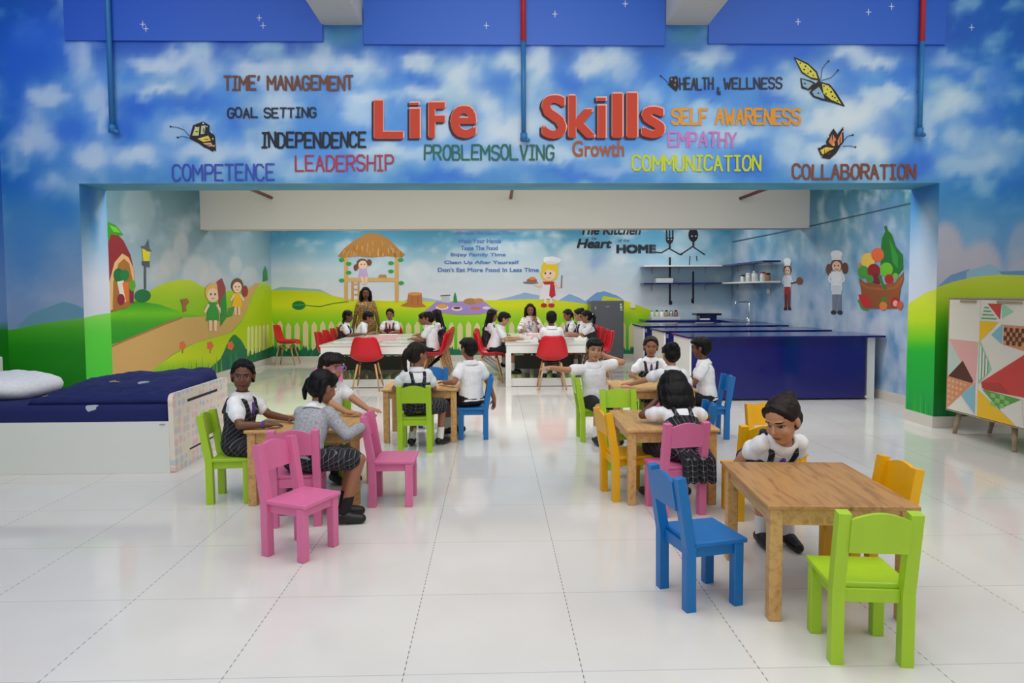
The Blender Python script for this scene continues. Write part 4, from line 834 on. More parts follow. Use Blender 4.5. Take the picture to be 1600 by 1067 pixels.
bm = B(); box2(bm, (X1+.03, -.36, .628), (X1+.047, .36, .655)); obj('grip_slot', bm, SLOT, bed); bm = B(); box2(bm, (X1+.03, -.34, .145), (X1+.047, .34, .163)); obj('grip_slot', bm, SLOT, bed)
bm = B(); box2(bm, (X1-.08, YF-.008, .462), (X1-.03, YF, .47)); obj('latch', bm, STEEL, bed)
def bedding_mat():
    m = mat('navy_print_cotton', rgb(16,28,92), .85); tc = nd(m, 'ShaderNodeTexCoord'); v = nd(m, 'ShaderNodeTexVoronoi'); v.inputs['Scale'].default_value = 3.6; lk(m, tc.outputs['Object'], v.inputs['Vector'])
    sp = nd(m, 'ShaderNodeSeparateColor'); lk(m, v.outputs['Color'], sp.inputs[0]); n = nd(m, 'ShaderNodeTexNoise'); n.inputs['Scale'].default_value = 26; lk(m, tc.outputs['Object'], n.inputs['Vector'])
    pal = ramp(m, sp.outputs[1], [(0, rgb(220,220,224)), (.4, rgb(206,184,60)), (.7, rgb(170,176,190))]); m.node_tree.nodes[-1].color_ramp.interpolation = 'CONSTANT'
    msk = mathn(m, 'MULTIPLY', mathn(m, 'LESS_THAN', mathn(m, 'ADD', v.outputs['Distance'], mathn(m, 'MULTIPLY', n.outputs['Fac'], .25)), .32), mathn(m, 'GREATER_THAN', sp.outputs[0], .3))
    lk(m, mixc(m, msk, rgb(16,28,92), pal), bsdf(m).inputs['Base Color']); return m
NAVY = bedding_mat()
bm = B(); box2(bm, (X0+.05, YF+.03, .36), (X1, YK-.03, .64)); o = obj('mattress', bm, NAVY, None, True, bevel=.05); o.location = bed.location; tag(o, 'navy mattress in its printed sheet on the white bed', 'mattress')
def cloth_slab(name, label, cat, x0, x1, y0, y1, zfn, th, m, n=46):
    bm = B(); T = [[None]*(n+1) for _ in range(n+1)]; Bt = [[None]*(n+1) for _ in range(n+1)]
    for i in range(n+1):
        for j in range(n+1):
            u, v = i/n, j/n; x = x0+(x1-x0)*u; y = y0+(y1-y0)*v; e = min(u, 1-u, v, 1-v); r = min(1, e/.08); f = math.sqrt(max(0, 1-(1-r)**2)); z = zfn(u, v)
            T[i][j] = bm.verts.new((x, y, .64+z*f+.003)); Bt[i][j] = bm.verts.new((x, y, .643))
    for i in range(n):
        for j in range(n):
            bm.faces.new((T[i][j], T[i+1][j], T[i+1][j+1], T[i][j+1])); bm.faces.new((Bt[i][j], Bt[i][j+1], Bt[i+1][j+1], Bt[i+1][j]))
    for i in range(n):
        for a, b, c, d in ((T[i][0],Bt[i][0],Bt[i+1][0],T[i+1][0]),(T[i][n],T[i+1][n],Bt[i+1][n],Bt[i][n]),(T[0][i],T[0][i+1],Bt[0][i+1],Bt[0][i]),(T[n][i],Bt[n][i],Bt[n][i+1],T[n][i+1])): bm.faces.new((a,b,c,d))
    bmesh.ops.remove_doubles(bm, verts=bm.verts[:], dist=.0005)
    o = obj(name, bm, m, None, True); o.location = bed.location; o.location.z = 0; return tag(o, label, cat)
def comf(u, v): return .06+.10*v+.09*u*v+.03*noise.noise(Vector((u*5, v*4, 1)))+.02*noise.noise(Vector((u*13, v*11, 5)))
cloth_slab('comforter', 'rumpled navy printed quilt folded at the foot of the bed', 'blanket', -.15, 1.2, -.55, .62, comf, 0, NAVY)
bm = B(); ell(bm, (0,0,0), (.34,.42,.13), u=28, v=18)
for v in bm.verts:
    v.co.x = math.copysign(abs(v.co.x/.34)**.7*.34, v.co.x); v.co.y = math.copysign(abs(v.co.y/.42)**.7*.42, v.co.y)
    v.co.z += .015*noise.noise(v.co*9)
o = obj('pillow', bm, SHIRT, None, True); o.location = (-4.98, 7.25, .75); o.rotation_euler = (0, .12, 0); tag(o, 'plump white pillow at the left end of the bed', 'pillow')

# ------------------------------------------------------------------ painted cabinet on the right
CABM = mat('cabinet_cream', rgb(226,220,206), .4); CABE = noisy('cabinet_edge_wood', rgb(176,156,128), rgb(150,130,104), .5, 12)
cab = thing('cabinet', 'tall cream cabinet with colourful triangle patterned doors', 'cabinet', (5.35, 7.92, 0))
L = -1.95
bm = B(); box2(bm, (.02, L, .27), (.62, 0, .295)); box2(bm, (.02, L, 1.575), (.62, 0, 1.6)); box2(bm, (.02, -.025, .295), (.62, 0, 1.575)); box2(bm, (.02, L, .295), (.62, L+.025, 1.575)); box2(bm, (.6, L, .295), (.62, 0, 1.575)); box2(bm, (0, L, .27), (.02, 0, .285)); box2(bm, (0, L, 1.585), (.02, 0, 1.6)); box2(bm, (0, -.015, .285), (.02, 0, 1.585)); obj('carcass', bm, CABE, cab)
for y in (-.1, -.95, L+.1):
    for x in (.1, .52):
        bm = B(); cyl(bm, (x-.03, y+(.04 if y > -.5 else -.04), 0), (x, y, .27), .022, .03); obj('leg', bm, CABE, cab, True)
TRI = {}
def tm(r, g, b):
    k = (r, g, b)
    if k not in TRI: TRI[k] = mat('door_paint_%s' % ('red' if r > 180 and g < 90 else 'tone'), rgb(r, g, b), .4)
    return TRI[k]
def door(y1, y0, tris, label):
    bm = B(); ms = [CABM]; box2(bm, (0, y0, .29), (.02, y1, 1.58))
    lift = .0006
    for pts, c in tris:
        m = tm(*c); 
        if m not in ms: ms.append(m)
        lift += .0003
        vs = [bm.verts.new((-lift, y1-(y1-y0)*u, 1.58-1.29*v)) for u, v in pts]; f = bm.faces.new(vs); f.material_index = ms.index(m)
    me = bpy.data.meshes.new('door'); bm.to_mesh(me); bm.free(); o = link('door', me, ms, cab); o['label'] = label
    bm = B(); box2(bm, (-.012, y0+(y1-y0)*.1, 1.545), (.0, y0+(y1-y0)*.62, 1.572)); obj('pull', bm, CABE, o)
W_, R_, P_, BR, OR, TQ, YL, GN, LG, SK = (226,222,210), (204,66,58), (226,170,164), (88,52,34), (214,146,104), (132,184,198), (240,190,22), (92,160,70), (150,206,170), (190,206,196)
d1 = [([(.0,.36),(.98,.36),(.93,.78),(.6,.62)], P_), ([(0,.36),(.0,.7),(.45,.56)], SK), ([(.02,.7),(.5,.54),(.86,.7),(.8,.74)], BR), ([(0,.70),(.86,.725),(.0,1)], OR), ([(.48,.85),(.92,.72),(.94,.99)], TQ), ([(.0,1),(.48,.86),(.9,1)], W_)]
for i in range(5):
    for j in range(5-i):
        d1.append(([(.06+i*.14+.05*math.cos(a), .735+j*.05+i*.004+.014*math.sin(a)) for a in [k*PI/3 for k in range(6)]], (226,176,140)))
d2 = [([(.0,.04),(.4,.04),(.4,.17),(.0,.17)], (222,224,214)), ([(.16,.03),(.46,.03),(.44,.16)], R_), ([(.46,.02),(.72,.09),(.48,.15)], LG), ([(0,.18),(.42,.18),(.0,.36)], YL), ([(.5,.19),(.5,.36),(.26,.29)], TQ), ([(.52,.2),(1,.2),(1,.4),(.52,.36)], OR), ([(.0,.34),(0,.72),(.3,.58)], LG), ([(.07,.7),(1,.41),(1,.76),(.14,.76)], R_), ([(.07,.7),(.5,.68),(.7,.76),(.1,.75)], (178,60,54)), ([(.1,.76),(.92,.78),(.5,.9)], GN), ([(.0,.77),(.46,.9),(.9,1),(0,1)], YL), ([(.5,.89),(.94,.78),(1,1),(.85,1)], W_)]
for i in range(4): d2.append(([(.03+i*.02,.16-i*.03),(.38-i*.06,.16-i*.03),(.37-i*.06,.15-i*.03),(.04+i*.02,.15-i*.03)], GN))
for i in range(4):
    for j in range(3):
        if (i+j) % 2 == 0: d2.append(([(.3+i*.1,.775+j*.035),(.4+i*.1,.775+j*.035),(.4+i*.1,.81+j*.035),(.3+i*.1,.81+j*.035)], (140,196,110)))
for i in range(7):
    for j in range(4):
        if (i+j) % 2 == 0: d2.append(([(.54+i*.06,.22+j*.035),(.6+i*.06,.22+j*.035),(.6+i*.06,.255+j*.035),(.54+i*.06,.255+j*.035)], BR))
for i in range(3): d2.append(([(.04+i*.07,.38+i*.05),(.08+i*.07,.4+i*.05),(.08+i*.07,.67-i*.03),(.04+i*.07,.69-i*.02)], W_))
door(-.015, -.52, d1, 'narrow door with pink, brown and orange triangles'); door(-.525, -1.2, d2, 'wide door with red, yellow and green triangles'); door(-1.205, L+.02, [([(0,.1),(.6,.4),(0,.6)], TQ), ([(0,.7),(.7,.8),(.2,1)], R_)], 'farthest right door with blue and red triangles')

# ------------------------------------------------------------------ kitchen
def island(y, label, xr):
    t = thing('kitchen_island', label, 'counter', (2.98, y, 0)); w = xr-2.98; d = .92; h = .965
    bm = B(); box2(bm, (.03, 0, .03), (w-.28, .02, h)); obj('front_panel', bm, NAVYG, t)
    bm = B(); box2(bm, (0, -.004, 0), (.03, d, h)); obj('end_panel', bm, WHITE, t)
    bm = B(); box2(bm, (w-.22, .06, 0), (w-.1, d, h)); obj('end_panel', bm, WHITE, t)
    bm = B(); box2(bm, (.03, d-.02, .03), (w-.22, d, h)); box2(bm, (.03, .02, .03), (w-.22, d-.02, .06)); obj('back_panel', bm, WHITE, t)
    bm = B(); box2(bm, (-.03, -.05, h), (w, d+.04, h+.03)); obj('worktop', bm, NAVYG, t, bevel=.003)
    bm = B(); box2(bm, (.035, -.012, h-.1), (.075, -.004, h-.03)); obj('hinge', bm, STEEL, t)
island(10.35, 'nearest long navy island counter with white end panels', 5.99); island(11.92, 'middle navy island counter behind the nearest one', 5.94); island(13.6, 'farthest navy island counter, in front of the sink run', 5.9)
ct = thing('base_cabinet', 'L-shaped navy and white base cabinets along the back wall', 'counter', (3.6, 16.08, 0))
bm = B(); box2(bm, (0, 0, .1), (2.2, .66, .95)); obj('body', bm, WHITE, ct)
x = .02
for i, wd in enumerate((.72, .42, .44, .6)):
    bm = B(); box2(bm, (x, -.02, .12), (x+wd-.01, 0, .94)); obj('door', bm, NAVYG if i % 2 else WHITE, ct, bevel=.003); x += wd
bm = B(); box2(bm, (-.03, -.05, .95), (2.22, .68, 1.0)); obj('worktop', bm, NAVYG, ct, bevel=.004)
sk = thing('sink_cabinet', 'sink cabinet run along the right alcove wall', 'counter', (5.33, 14.62, 0))
bm = B(); box2(bm, (0, 0, .1), (.55, 1.34, .95)); obj('body', bm, WHITE, sk); bm = B(); box2(bm, (-.02, -.02, .95), (.55, 1.34, 1.0)); obj('worktop', bm, NAVYG, sk, bevel=.004)
bm = B(); box2(bm, (.1, .3, .99), (.45, .8, 1.006)); obj('basin', bm, STEEL, sk)
f = thing('tap', 'tall chrome goose-neck tap above the sink', 'tap', (5.72, 15.2, 1.0)); bm = B(); tube(bm, [(0,0,0),(0,0,.42),(-.06,0,.44),(-.3,0,.44),(-.32,0,.38)], .02); obj('spout', bm, CHROME, f, True); bm = B(); cyl(bm, (0,0,0), (0,0,.04), .04); cap(bm, (0,.1,.06), (0,.16,.1), .012, .012); cyl(bm, (0,.1,0), (0,.1,.08), .02); obj('tap_base', bm, CHROME, f, True)
# shelves
def shelf(label, x0, x1, y0, y1, z, under=NAVYG):
    t = thing('wall_shelf', label, 'shelf', ((x0+x1)/2, (y0+y1)/2, z)); w, l = (x1-x0)/2, (y1-y0)/2
    bm = B(); box2(bm, (-w,-l,0), (w,l,.035)); obj('board', bm, WHITE if under is None else under, t, bevel=.003)
    bm = B()
    for s in (-.7, 0, .7):
        if w > l: prism(bm, [(l,-.16),(l,0),(-l*.6,0),(l-.03,-.02)], s*w-.012, s*w+.012, lambda u, v, h: (h, u, v))
        else: prism(bm, [(w,-.16),(w,0),(-w*.6,0),(w-.03,-.02)], s*l-.012, s*l+.012, lambda u, v, h: (u, h, v))
    obj('bracket', bm, STEEL, t)
shelf('upper white shelf on the back wall under the cutlery figures', 3.6, 5.5, 16.4, YB, 2.27, None); shelf('lower navy edged shelf on the back wall', 3.6, 5.5, 16.4, YB, 1.85)
shelf('upper navy edged shelf on the right alcove wall', 5.5, 5.87, 13.9, YB, 2.27); shelf('lower white shelf on the right alcove wall holding jars', 5.5, 5.87, 13.9, YB, 1.85, None)
def jar(x, y, z, r, h, m, lid, label, group='containers on the lower shelf'):
    t = thing('jar', label, 'jar', (x, y, z), 0, group); bm = B(); lathe(bm, [(r*.9,0),(r,.01),(r,h*.85),(r*.8,h)]); obj('jar_body', bm, m, t, True); bm = B(); lathe(bm, [(r*.85,h),(r*.9,h+.005),(r*.9,h+.03),(r*.6,h+.035)]); obj('lid', bm, lid, t, True)
GLS = mat('frosted_plastic', rgb(206,212,214), .2)
jar(5.66, 14.3, 1.887, .06, .16, GLS, mat('red_lid', rgb(186,20,40), .4), 'jar with a red lid near the end of the lower shelf'); jar(5.62, 14.62, 1.887, .075, .18, GLS, STEEL, 'wide clear jar with a steel lid next to the red lidded jar'); jar(5.6, 14.95, 1.887, .06, .15, GLS, WHITE, 'clear jar with a white lid in the row of jars'); jar(5.58, 15.25, 1.887, .05, .12, GLS, BLACK, 'small jar with a black lid deepest in the row of jars')
jar(5.66, 14.05, 1.887, .06, .13, mat('wood_lid', rgb(150,110,70), .5), BLACK, 'brown jar at the near end of the lower shelf')
def tray(x, y, z, sx, sy, h, m, label, m2=None, cat='tray', name='serving_tray'):
    t = thing(name, label, cat, (x, y, z)); bm = B(); box2(bm, (-sx,-sy,0), (sx,sy,.012)); 
    for a in (-1, 1): box2(bm, (a*sx-.006,-sy,0), (a*sx+.006,sy,h)); box2(bm, (-sx,a*sy-.006,0), (sx,a*sy+.006,h))
    obj('tray_body', bm, m, t); bm = B(); box2(bm, (-sx*1.02,-sy*1.02,h), (sx*1.02,sy*1.02,h+.014)); obj('lid', bm, m2 or m, t)
tray(4.12, 16.6, 1.887, .2, .14, .11, GLS, 'clear box with a dark lid on the lower back shelf', BLACK, 'box', 'storage_box')
tray(4.1, 16.42, 1.002, .34, .2, .05, GLS, 'white rectangular tray at the left end of the back worktop', WHITE)
for i in range(6):
    t = thing('spice_pot', ['white','pale green','white','brown','grey','brown'][i]+' spice pot, number '+['one','two','three','four','five','six'][i]+' from the left on the tray', 'pot', (3.82+i*.115, 16.44, 1.068), 0, 'spice pots on the back worktop')
    m = [GLS, mat('pale_green_pot', rgb(196,212,180), .4), WHITE, CABE, STEEL, mat('brown_pot', rgb(140,104,90), .4)][i]
    bm = B(); lathe(bm, [(.04,0),(.048,.02),(.048,.1),(.03,.13)]); obj('pot_body', bm, m, t, True); bm = B(); lathe(bm, [(.036,.125),(.036,.15),(.01,.16)]); obj('lid', bm, BLACK if i % 2 else STEEL, t, True)
hb = thing('hob', 'black cooking hob in a black stand on the back worktop', 'hob', (5.1, 16.3, 1.002)); bm = B(); box2(bm, (-.2,-.14,.0), (.2,.14,.1)); obj('hob_body', bm, NAVYG, hb); bm = B(); box2(bm, (-.3,-.2,.1), (.3,.2,.15)); obj('cooking_surface', bm, BLACK, hb, bevel=.01)
flat('cloth', 'folded white cloth on the worktop in front of the black hob', 'cloth', (5.0, 16.12, 1.002), (.22, .1, .03), 0, PAPER)
bm = B(); box2(bm, (-.06,-.03,0), (.06,0,.1)); o = obj('wall_socket', bm, WHITE, None, bevel=.004); o.location = (5.9, 14.55, 1.62); o.rotation_euler = (0,0,-PI/2); tag(o, 'white socket below the lower right shelf', 'socket')
bm = B(); box2(bm, (-.06,-.03,0), (.06,0,.1)); o = obj('wall_socket', bm, WHITE, None, bevel=.004); o.location = (3.42, YB, 1.27); tag(o, 'white socket right of the grey fridge', 'socket')
# fridge
fr = thing('fridge', 'graphite single-door fridge standing against the painted meadow', 'fridge', (2.66, 16.3, 0))
bm = B(); box2(bm, (-.38,-.28,.05), (.38,.36,1.46)); obj('body', bm, FRIDGE, fr, bevel=.015); bm = B(); box2(bm, (-.38,-.34,.12), (.38,-.285,1.47)); obj('door', bm, FRIDGE, fr, bevel=.02)
bm = B(); box2(bm, (-.35,-.36,.8), (-.32,-.34,1.2)); obj('handle', bm, BLKM, fr, bevel=.004); bm = B(); box2(bm, (.29,-.342,1.24), (.35,-.34,1.4)); obj('energy_sticker', bm, printed('sticker', rgb(226,226,200), rgb(90,140,80), 30), fr)
bm = B(); box2(bm, (-.3,-.342,1.27), (-.27,-.34,1.33)); box2(bm, (-.04,-.342,1.32), (.04,-.34,1.335)); obj('badge', bm, STEEL, fr)
for s in (-1, 1): bm = B(); cyl(bm, (s*.3,-.2,0), (s*.3,-.2,.06), .03); obj('foot', bm, BLKM, fr)

# ------------------------------------------------------------------ people
def frame(fwd_yaw, pitch, roll=0):
    """head frame: yaw about up (+ = turn to own left), pitch down (+), roll"""
    return (Matrix.Rotation(fwd_yaw, 3, 'Z') @ Matrix.Rotation(pitch, 3, 'X') @ Matrix.Rotation(roll, 3, 'Y'))
def ik(S, W, l1, l2, pole):
    S, W, pole = Vector(S), Vector(W), Vector(pole); d = W-S; L = d.length
    if L > (l1+l2)*.995: W = S+d*((l1+l2)*.995/L); d = W-S; L = d.length
    a = (l1*l1-l2*l2+L*L)/(2*L); h = math.sqrt(max(0, l1*l1-a*a)); n = d.normalized(); p = pole-n*pole.dot(n)
    return S+n*a+p.normalized()*h, W
def ring_loft(bm, rings, n=20):
    """rings: (centre, right, fwd, rx, ry)"""
    loft(bm, [[c+r*(rx*math.cos(2*PI*i/n))+f*(ry*math.sin(2*PI*i/n)) for i in range(n)] for c, r, f, rx, ry in rings])
TORSO = [(-.085,.07,.06),(-.06,.115,.09),(-.01,.135,.102),(.06,.132,.098),(.13,.120,.09),(.21,.126,.093),(.285,.130,.092),(.335,.115,.078),(.365,.078,.06),(.395,.048,.05)]
def person(label, loc, deg, pel, lean=0., side=0., twist=0., head=(0, .1, 0), k=1.0, hk=1.0, skin='mid', hair='short', hairm=0, outfit='boy',
           hands=None, knees=None, feet=None, vox=.0055, group='children', curl=.6, fd=(None, None), pn=(None, None), poles=None, glasses=False, drape=False, neckf=.0, shoe_vox=.006, cuff=.55, extras=()):
    t = thing('person', label, 'person', (loc[0], loc[1], 0), deg*D, group)
    P = Vector(pel)
    u = Vector((math.sin(side), -math.sin(lean)*math.cos(side), math.cos(lean)*math.cos(side))).normalized()
    Rt = Matrix.Rotation(twist, 3, u) if twist else Matrix.Identity(3)
    r0 = Vector((1, 0, 0)); r0 = (r0-u*r0.dot(u)).normalized(); rs = Rt @ r0; fs = u.cross(rs) * -1          # fs points forward (-Y)
    f0 = u.cross(r0) * -1
    def at(tt): return P+u*(tt*k)
    def axes(tt):
        q = min(1, max(0, (tt+.05)/.3)); r = (r0*(1-q)+rs*q).normalized(); return r, (u.cross(r)*-1).normalized()
    def ring(tt, rx, ry, inf=0): r, f = axes(tt); return (at(tt), r, f, rx*k+inf, ry*k+inf)
    nb = at(.385); Hm = frame(*head); 
    hc = nb+u*(.035*k)+Vector((0, -neckf, 0))+Hm @ Vector((0, -.014, .122*hk)); hk_ = hk
    def hl(x, y, z): return hc+Hm @ (Vector((x, y, z))*hk_)
    HM = Matrix.Translation(hc) @ Hm.to_4x4() @ Matrix.Scale(hk_, 4)
    sh = [at(.335)+rs*(s*.118*k) for s in (1, -1)]
    l1, l2 = .215*k, .2*k; hs = .95*k
    hands = hands or [None, None]; arms = []
    poles = poles or [(.6, .6, -.6), (-.6, .6, -.6)]
    for i, s in enumerate((1, -1)):
        W = Vector(hands[i]) if hands[i] is not None else sh[i]+rs*(s*.06*k)-u*(.36*k)
        E, W = ik(sh[i], W, l1, l2, poles[i]); arms.append((sh[i], E, W))
    hips = [P+r0*(s*.07*k)-u*(.02*k) for s in (1, -1)]
    knees = knees or [(.08, -.36, .40), (-.08, -.36, .40)]; feet = feet or [(.08, -.34, .06), (-.08, -.34, .06)]
    knees = [Vector(q) for q in knees]; feet = [Vector(q) for q in feet]
    # ---- body
    bm = B()
    ring_loft(bm, [ring(*q) for q in TORSO]); cap(bm, at(.36), hl(0, .012, -.07), .047*k, .043*hk, 14)
    ell(bm, (0,.012,.032), (.083,.1,.093), HM, 20, 14); ell(bm, (0,-.018,-.035), (.066,.073,.082), HM, 18, 12); ell(bm, (0,-.05,-.092), (.03,.03,.024), HM); 
    for s in (1, -1):
        ell(bm, (s*.036,-.054,-.032), (.031,.03,.032), HM); ell(bm, (s*.084,.012,-.008), (.012,.02,.031), HM, 10, 8)
    cap(bm, hl(0,-.09,.006), hl(0,-.102,-.026), .008*hk, .0135*hk, 10); ell(bm, (0,-.079,-.0655), (.024,.013,.012), HM, 12, 8); ell(bm, (0,-.072,.028), (.054,.02,.013), HM, 12, 8)
    for i, (S, E, W) in enumerate(arms):
        s = (1, -1)[i]
        cap(bm, S, E, .044*k, .034*k); cap(bm, E, W, .035*k, .024*k)
        d = (Vector(fd[i]) if fd[i] is not None else (W-E)).normalized(); n = Vector(pn[i]) if pn[i] is not None else Vector((0, 0, -1)); n = (n-d*n.dot(d)).normalized(); b = d.cross(n)*-s
        # palm, four unequal fingers, thumb from the side of the palm
        cap(bm, W, W+d*(.03*hs), .024*k, .026*hs, 10)
        Mx = Matrix((b, d, n)).transposed().to_4x4(); Mx.translation = W+d*(.047*hs); ell(bm, (0,0,0), (.037*hs,.043*hs,.0165*hs), Mx, 12, 8)
        for j, ln in enumerate((.056,.063,.058,.045)):
            o = (1.5-j)*.0195*hs; q = W+d*((.080-.006*abs(j-1.2))*hs)+b*o; d1 = (d+b*((1.5-j)*.1)+n*(curl*.35)).normalized(); d2 = (d1+n*(curl*.9)).normalized()
            m = q+d1*(ln*.55*hs); cap(bm, q-d*(.012*hs), m, .0088*hs, .008*hs, 8, 2); cap(bm, m, m+d2*(ln*.5*hs), .008*hs, .0066*hs, 8, 2)
        q = W+d*(.03*hs)+b*(.028*hs); d1 = (d*.7+b*.75+n*.25).normalized(); m = q+d1*(.034*hs); cap(bm, q, m, .011*hs, .0095*hs, 8, 2); cap(bm, m, m+(d1+n*.4+d*.5).normalized()*(.026*hs), .0095*hs, .0075*hs, 8, 2)
    for i in (0, 1):
        cap(bm, hips[i], knees[i], .075*k, .05*k); cap(bm, knees[i], feet[i]+Vector((0,0,.02)), .048*k, .032*k)
        fdv = Vector((knees[i].x-hips[i].x, knees[i].y-hips[i].y, 0)); fdv = fdv.normalized() if fdv.length > .08 else Vector((0,-1,0))
        cap(bm, feet[i], feet[i]+fdv*(.1*k)-Vector((0,0,.022)), .032*k, .024*k)
    me = remesh(bm, vox, 'body', 2, .5)
    n = len(me.vertices); co = np.empty(n*3, np.float32); me.vertices.foreach_get('co', co); co = co.reshape(-1, 3)
    loc3 = (co-np.array(hc)) @ np.array(Hm) / hk_
    far = (np.abs(loc3[:, 0]) > .12) | (np.abs(loc3[:, 2]) > .16) | (np.abs(loc3[:, 1]) > .16); loc3[far] = (0, 5, 0)
    a = me.attributes.new('face', 'FLOAT_VECTOR', 'POINT'); a.data.foreach_set('vector', loc3.astype(np.float32).ravel())
    link('body', me, SKIN[skin], t)
    # ---- clothes
    gv = max(.007, vox*1.15)
    girl = outfit in ('pinafore', 'redpinafore')
    def sleeve(bm, i, frac, r1, r2, puff=0):
        S, E, W = arms[i]
        if frac <= 1: cap(bm, S, S+(E-S)*frac, r1*k, r2*k, 14)
        else: cap(bm, S, E, r1*k, .047*k, 14); cap(bm, E, E+(W-E)*(frac-1), .048*k, r2*k, 14)
        if puff: e = S+(E-S)*(frac*.75); Mx = Matrix.Translation(e); ell(bm, (0,0,0), (puff*k,)*3, Mx, 14, 10)
    def wr(co, amp=.004, sc=14):
        for q in range(len(co)):
            v = noise.noise_vector(Vector(co[q])*sc); co[q] += np.array(v)*amp
        return co
    long_ = outfit in ('jacket',)
    bm = B(); lo = -.04 if outfit in ('boy', 'jacket') else -.02
    rr = [(lo,.141,.108)] + [q for q in TORSO if q[0] > lo+.02]
    ring_loft(bm, [ring(a_, b_, c_, .014 if a_ < .35 else .009) for a_, b_, c_ in rr if a_ < .38]+[ring(.385,.05,.052,.006)])
    for i in (0, 1):
        if outfit == 'jacket': sleeve(bm, i, 1.95, .06, .036)
        elif girl: sleeve(bm, i, .62, .058, .055, .067)
        elif outfit == 'sari': sleeve(bm, i, .72, .056, .05)
        elif outfit == 'kurta': sleeve(bm, i, 1.5, .056, .042)
        else: sleeve(bm, i, cuff, .062, .06)
    m = {'boy': SHIRT, 'jacket': GREYKNIT, 'pinafore': SHIRT, 'redpinafore': SHIRT, 'sari': GOLD, 'kurta': FLORAL}[outfit]
    nm = {'jacket': 'jacket', 'sari': 'kurta', 'kurta': 'kurta', 'boy': 'shirt'}.get(outfit, 'blouse')
    link(nm, remesh(bm, gv, nm, 2, .5, lambda c: wr(c, .005)), m, t)
    # collar: folded band with two points at the front
    if outfit != 'sari':
        bm = B(); r, f = axes(.38); c0 = at(.405); c1 = at(.362); N = 24; R = []
        for rad, cc, dz in ((.052, c0, .006), (.06, c0, .01), (.09, c1, .004), (.086, c1, -.006), (.05, c0, -.012)):
            R.append([cc+u*dz*k+r*(rad*1.12*k*math.cos(2*PI*q/N))+f*(rad*k*math.sin(2*PI*q/N))-u*((.02*k if abs(q-N/4) < 4 and cc is c1 else 0)) for q in range(N)])
        R.append(R[0]); loft(bm, R, cap=False); bmesh.ops.remove_doubles(bm, verts=bm.verts[:], dist=1e-5)
        obj('collar', bm, {'jacket': SHIRT, 'kurta': FLORAL}.get(outfit, SHIRT), t, True)
    if girl:
        TM = TARTAN if outfit == 'pinafore' else REDTART
        bm = B(); ring_loft(bm, [ring(*q, .026) for q in TORSO if -.07 < q[0] < .23]+[ring(.245,.127,.094,.024)])
        for s in (1, -1):
            r, f = axes(.3); a_ = at(.235)+r*(s*.062*k)+f*(.112*k); b_ = at(.345)+r*(s*.075*k)+f*(.07*k); c_ = at(.362)+r*(s*.078*k); d_ = at(.34)+r*(s*.072*k)-f*(.075*k); e_ = at(.235)+r*(s*.06*k)-f*(.112*k)
            for p_, q_ in ((a_, b_), (b_, c_), (c_, d_), (d_, e_)): cap(bm, p_, q_, .02*k, .02*k, 8, 2)
        skirt = []
        for i in (0, 1):
            kn = hips[i]+(knees[i]-hips[i])*.93; cap(bm, hips[i], kn, .098*k, .088*k, 16)
            skirt.append(kn)
        for fr in (.3, .6, .9): cap(bm, hips[0]+(knees[0]-hips[0])*fr, hips[1]+(knees[1]-hips[1])*fr, .088*k, .088*k, 14)
        if drape:
            for x in (-.1, -.04, .02, .07): cap(bm, P+Vector((x,.07,-.02)), P+Vector((x*1.1,.2,-.06)), .05, .035, 10); cap(bm, P+Vector((x*1.1,.2,-.06)), P+Vector((x*1.15,.215,-.2)), .035, .03, 10)
        def pleat(c):
            c = wr(c, .005, 12)
            for q in range(len(c)):
                dd = (Vector(c[q])-P).dot(u)
                if dd < -.02: c[q][0] += .006*math.sin(c[q][0]*150)
            return c
        link('pinafore', remesh(bm, gv, 'pinafore', 3, .5, pleat), TM, t)
        bm = B(); r, f = axes(.3); c_ = at(.30)+f*(.105*k); cap(bm, c_+u*.03*k, c_-u*.05*k, .013*k, .02*k, 8); link('tie', remesh(bm, .006, 'tie', 1), PURPLE if outfit == 'pinafore' else MAROON, t)
    elif outfit in ('boy', 'jacket'):
        bm = B(); ring_loft(bm, [ring(*q, .018) for q in TORSO if q[0] < .05])
        for i in (0, 1): cap(bm, hips[i], hips[i]+(knees[i]-hips[i])*.9, .09*k, .07*k, 14)
        if outfit == 'jacket':
            cap(bm, hips[0]+(knees[0]-hips[0])*.6, hips[1]+(knees[1]-hips[1])*.6, .085*k, .085*k, 14); cap(bm, hips[0]+(knees[0]-hips[0])*.85, hips[1]+(knees[1]-hips[1])*.85, .08*k, .08*k, 14)
        link('skirt' if outfit == 'jacket' else 'shorts', remesh(bm, gv, 'lower', 2), TARTAN if outfit == 'jacket' else SHORTS, t)
    else:   # long tunic and trousers of the grown-ups
        bm = B(); ring_loft(bm, [ring(*q, .02) for q in TORSO if q[0] < .3])
        for i in (0, 1): cap(bm, hips[i], hips[i]+(knees[i]-hips[i])*.95, .115*k, .1*k, 14)
        cap(bm, hips[0]+(knees[0]-hips[0])*.9, hips[1]+(knees[1]-hips[1])*.9, .1*k, .1*k, 14); cap(bm, hips[0]+(knees[0]-hips[0])*.5, hips[1]+(knees[1]-hips[1])*.5, .1*k, .1*k, 14)
        link('tunic_skirt', remesh(bm, gv, 'tunic', 2, .5, lambda c: wr(c, .006, 9)), m, t)
        for i in (0, 1): bm = B(); cap(bm, knees[i]+(hips[i]-knees[i])*.2, feet[i]+Vector((0,0,.05)), .075*k, .05*k, 12); link('trouser_leg', remesh(bm, gv, 'leg', 1), SHORTS, t)
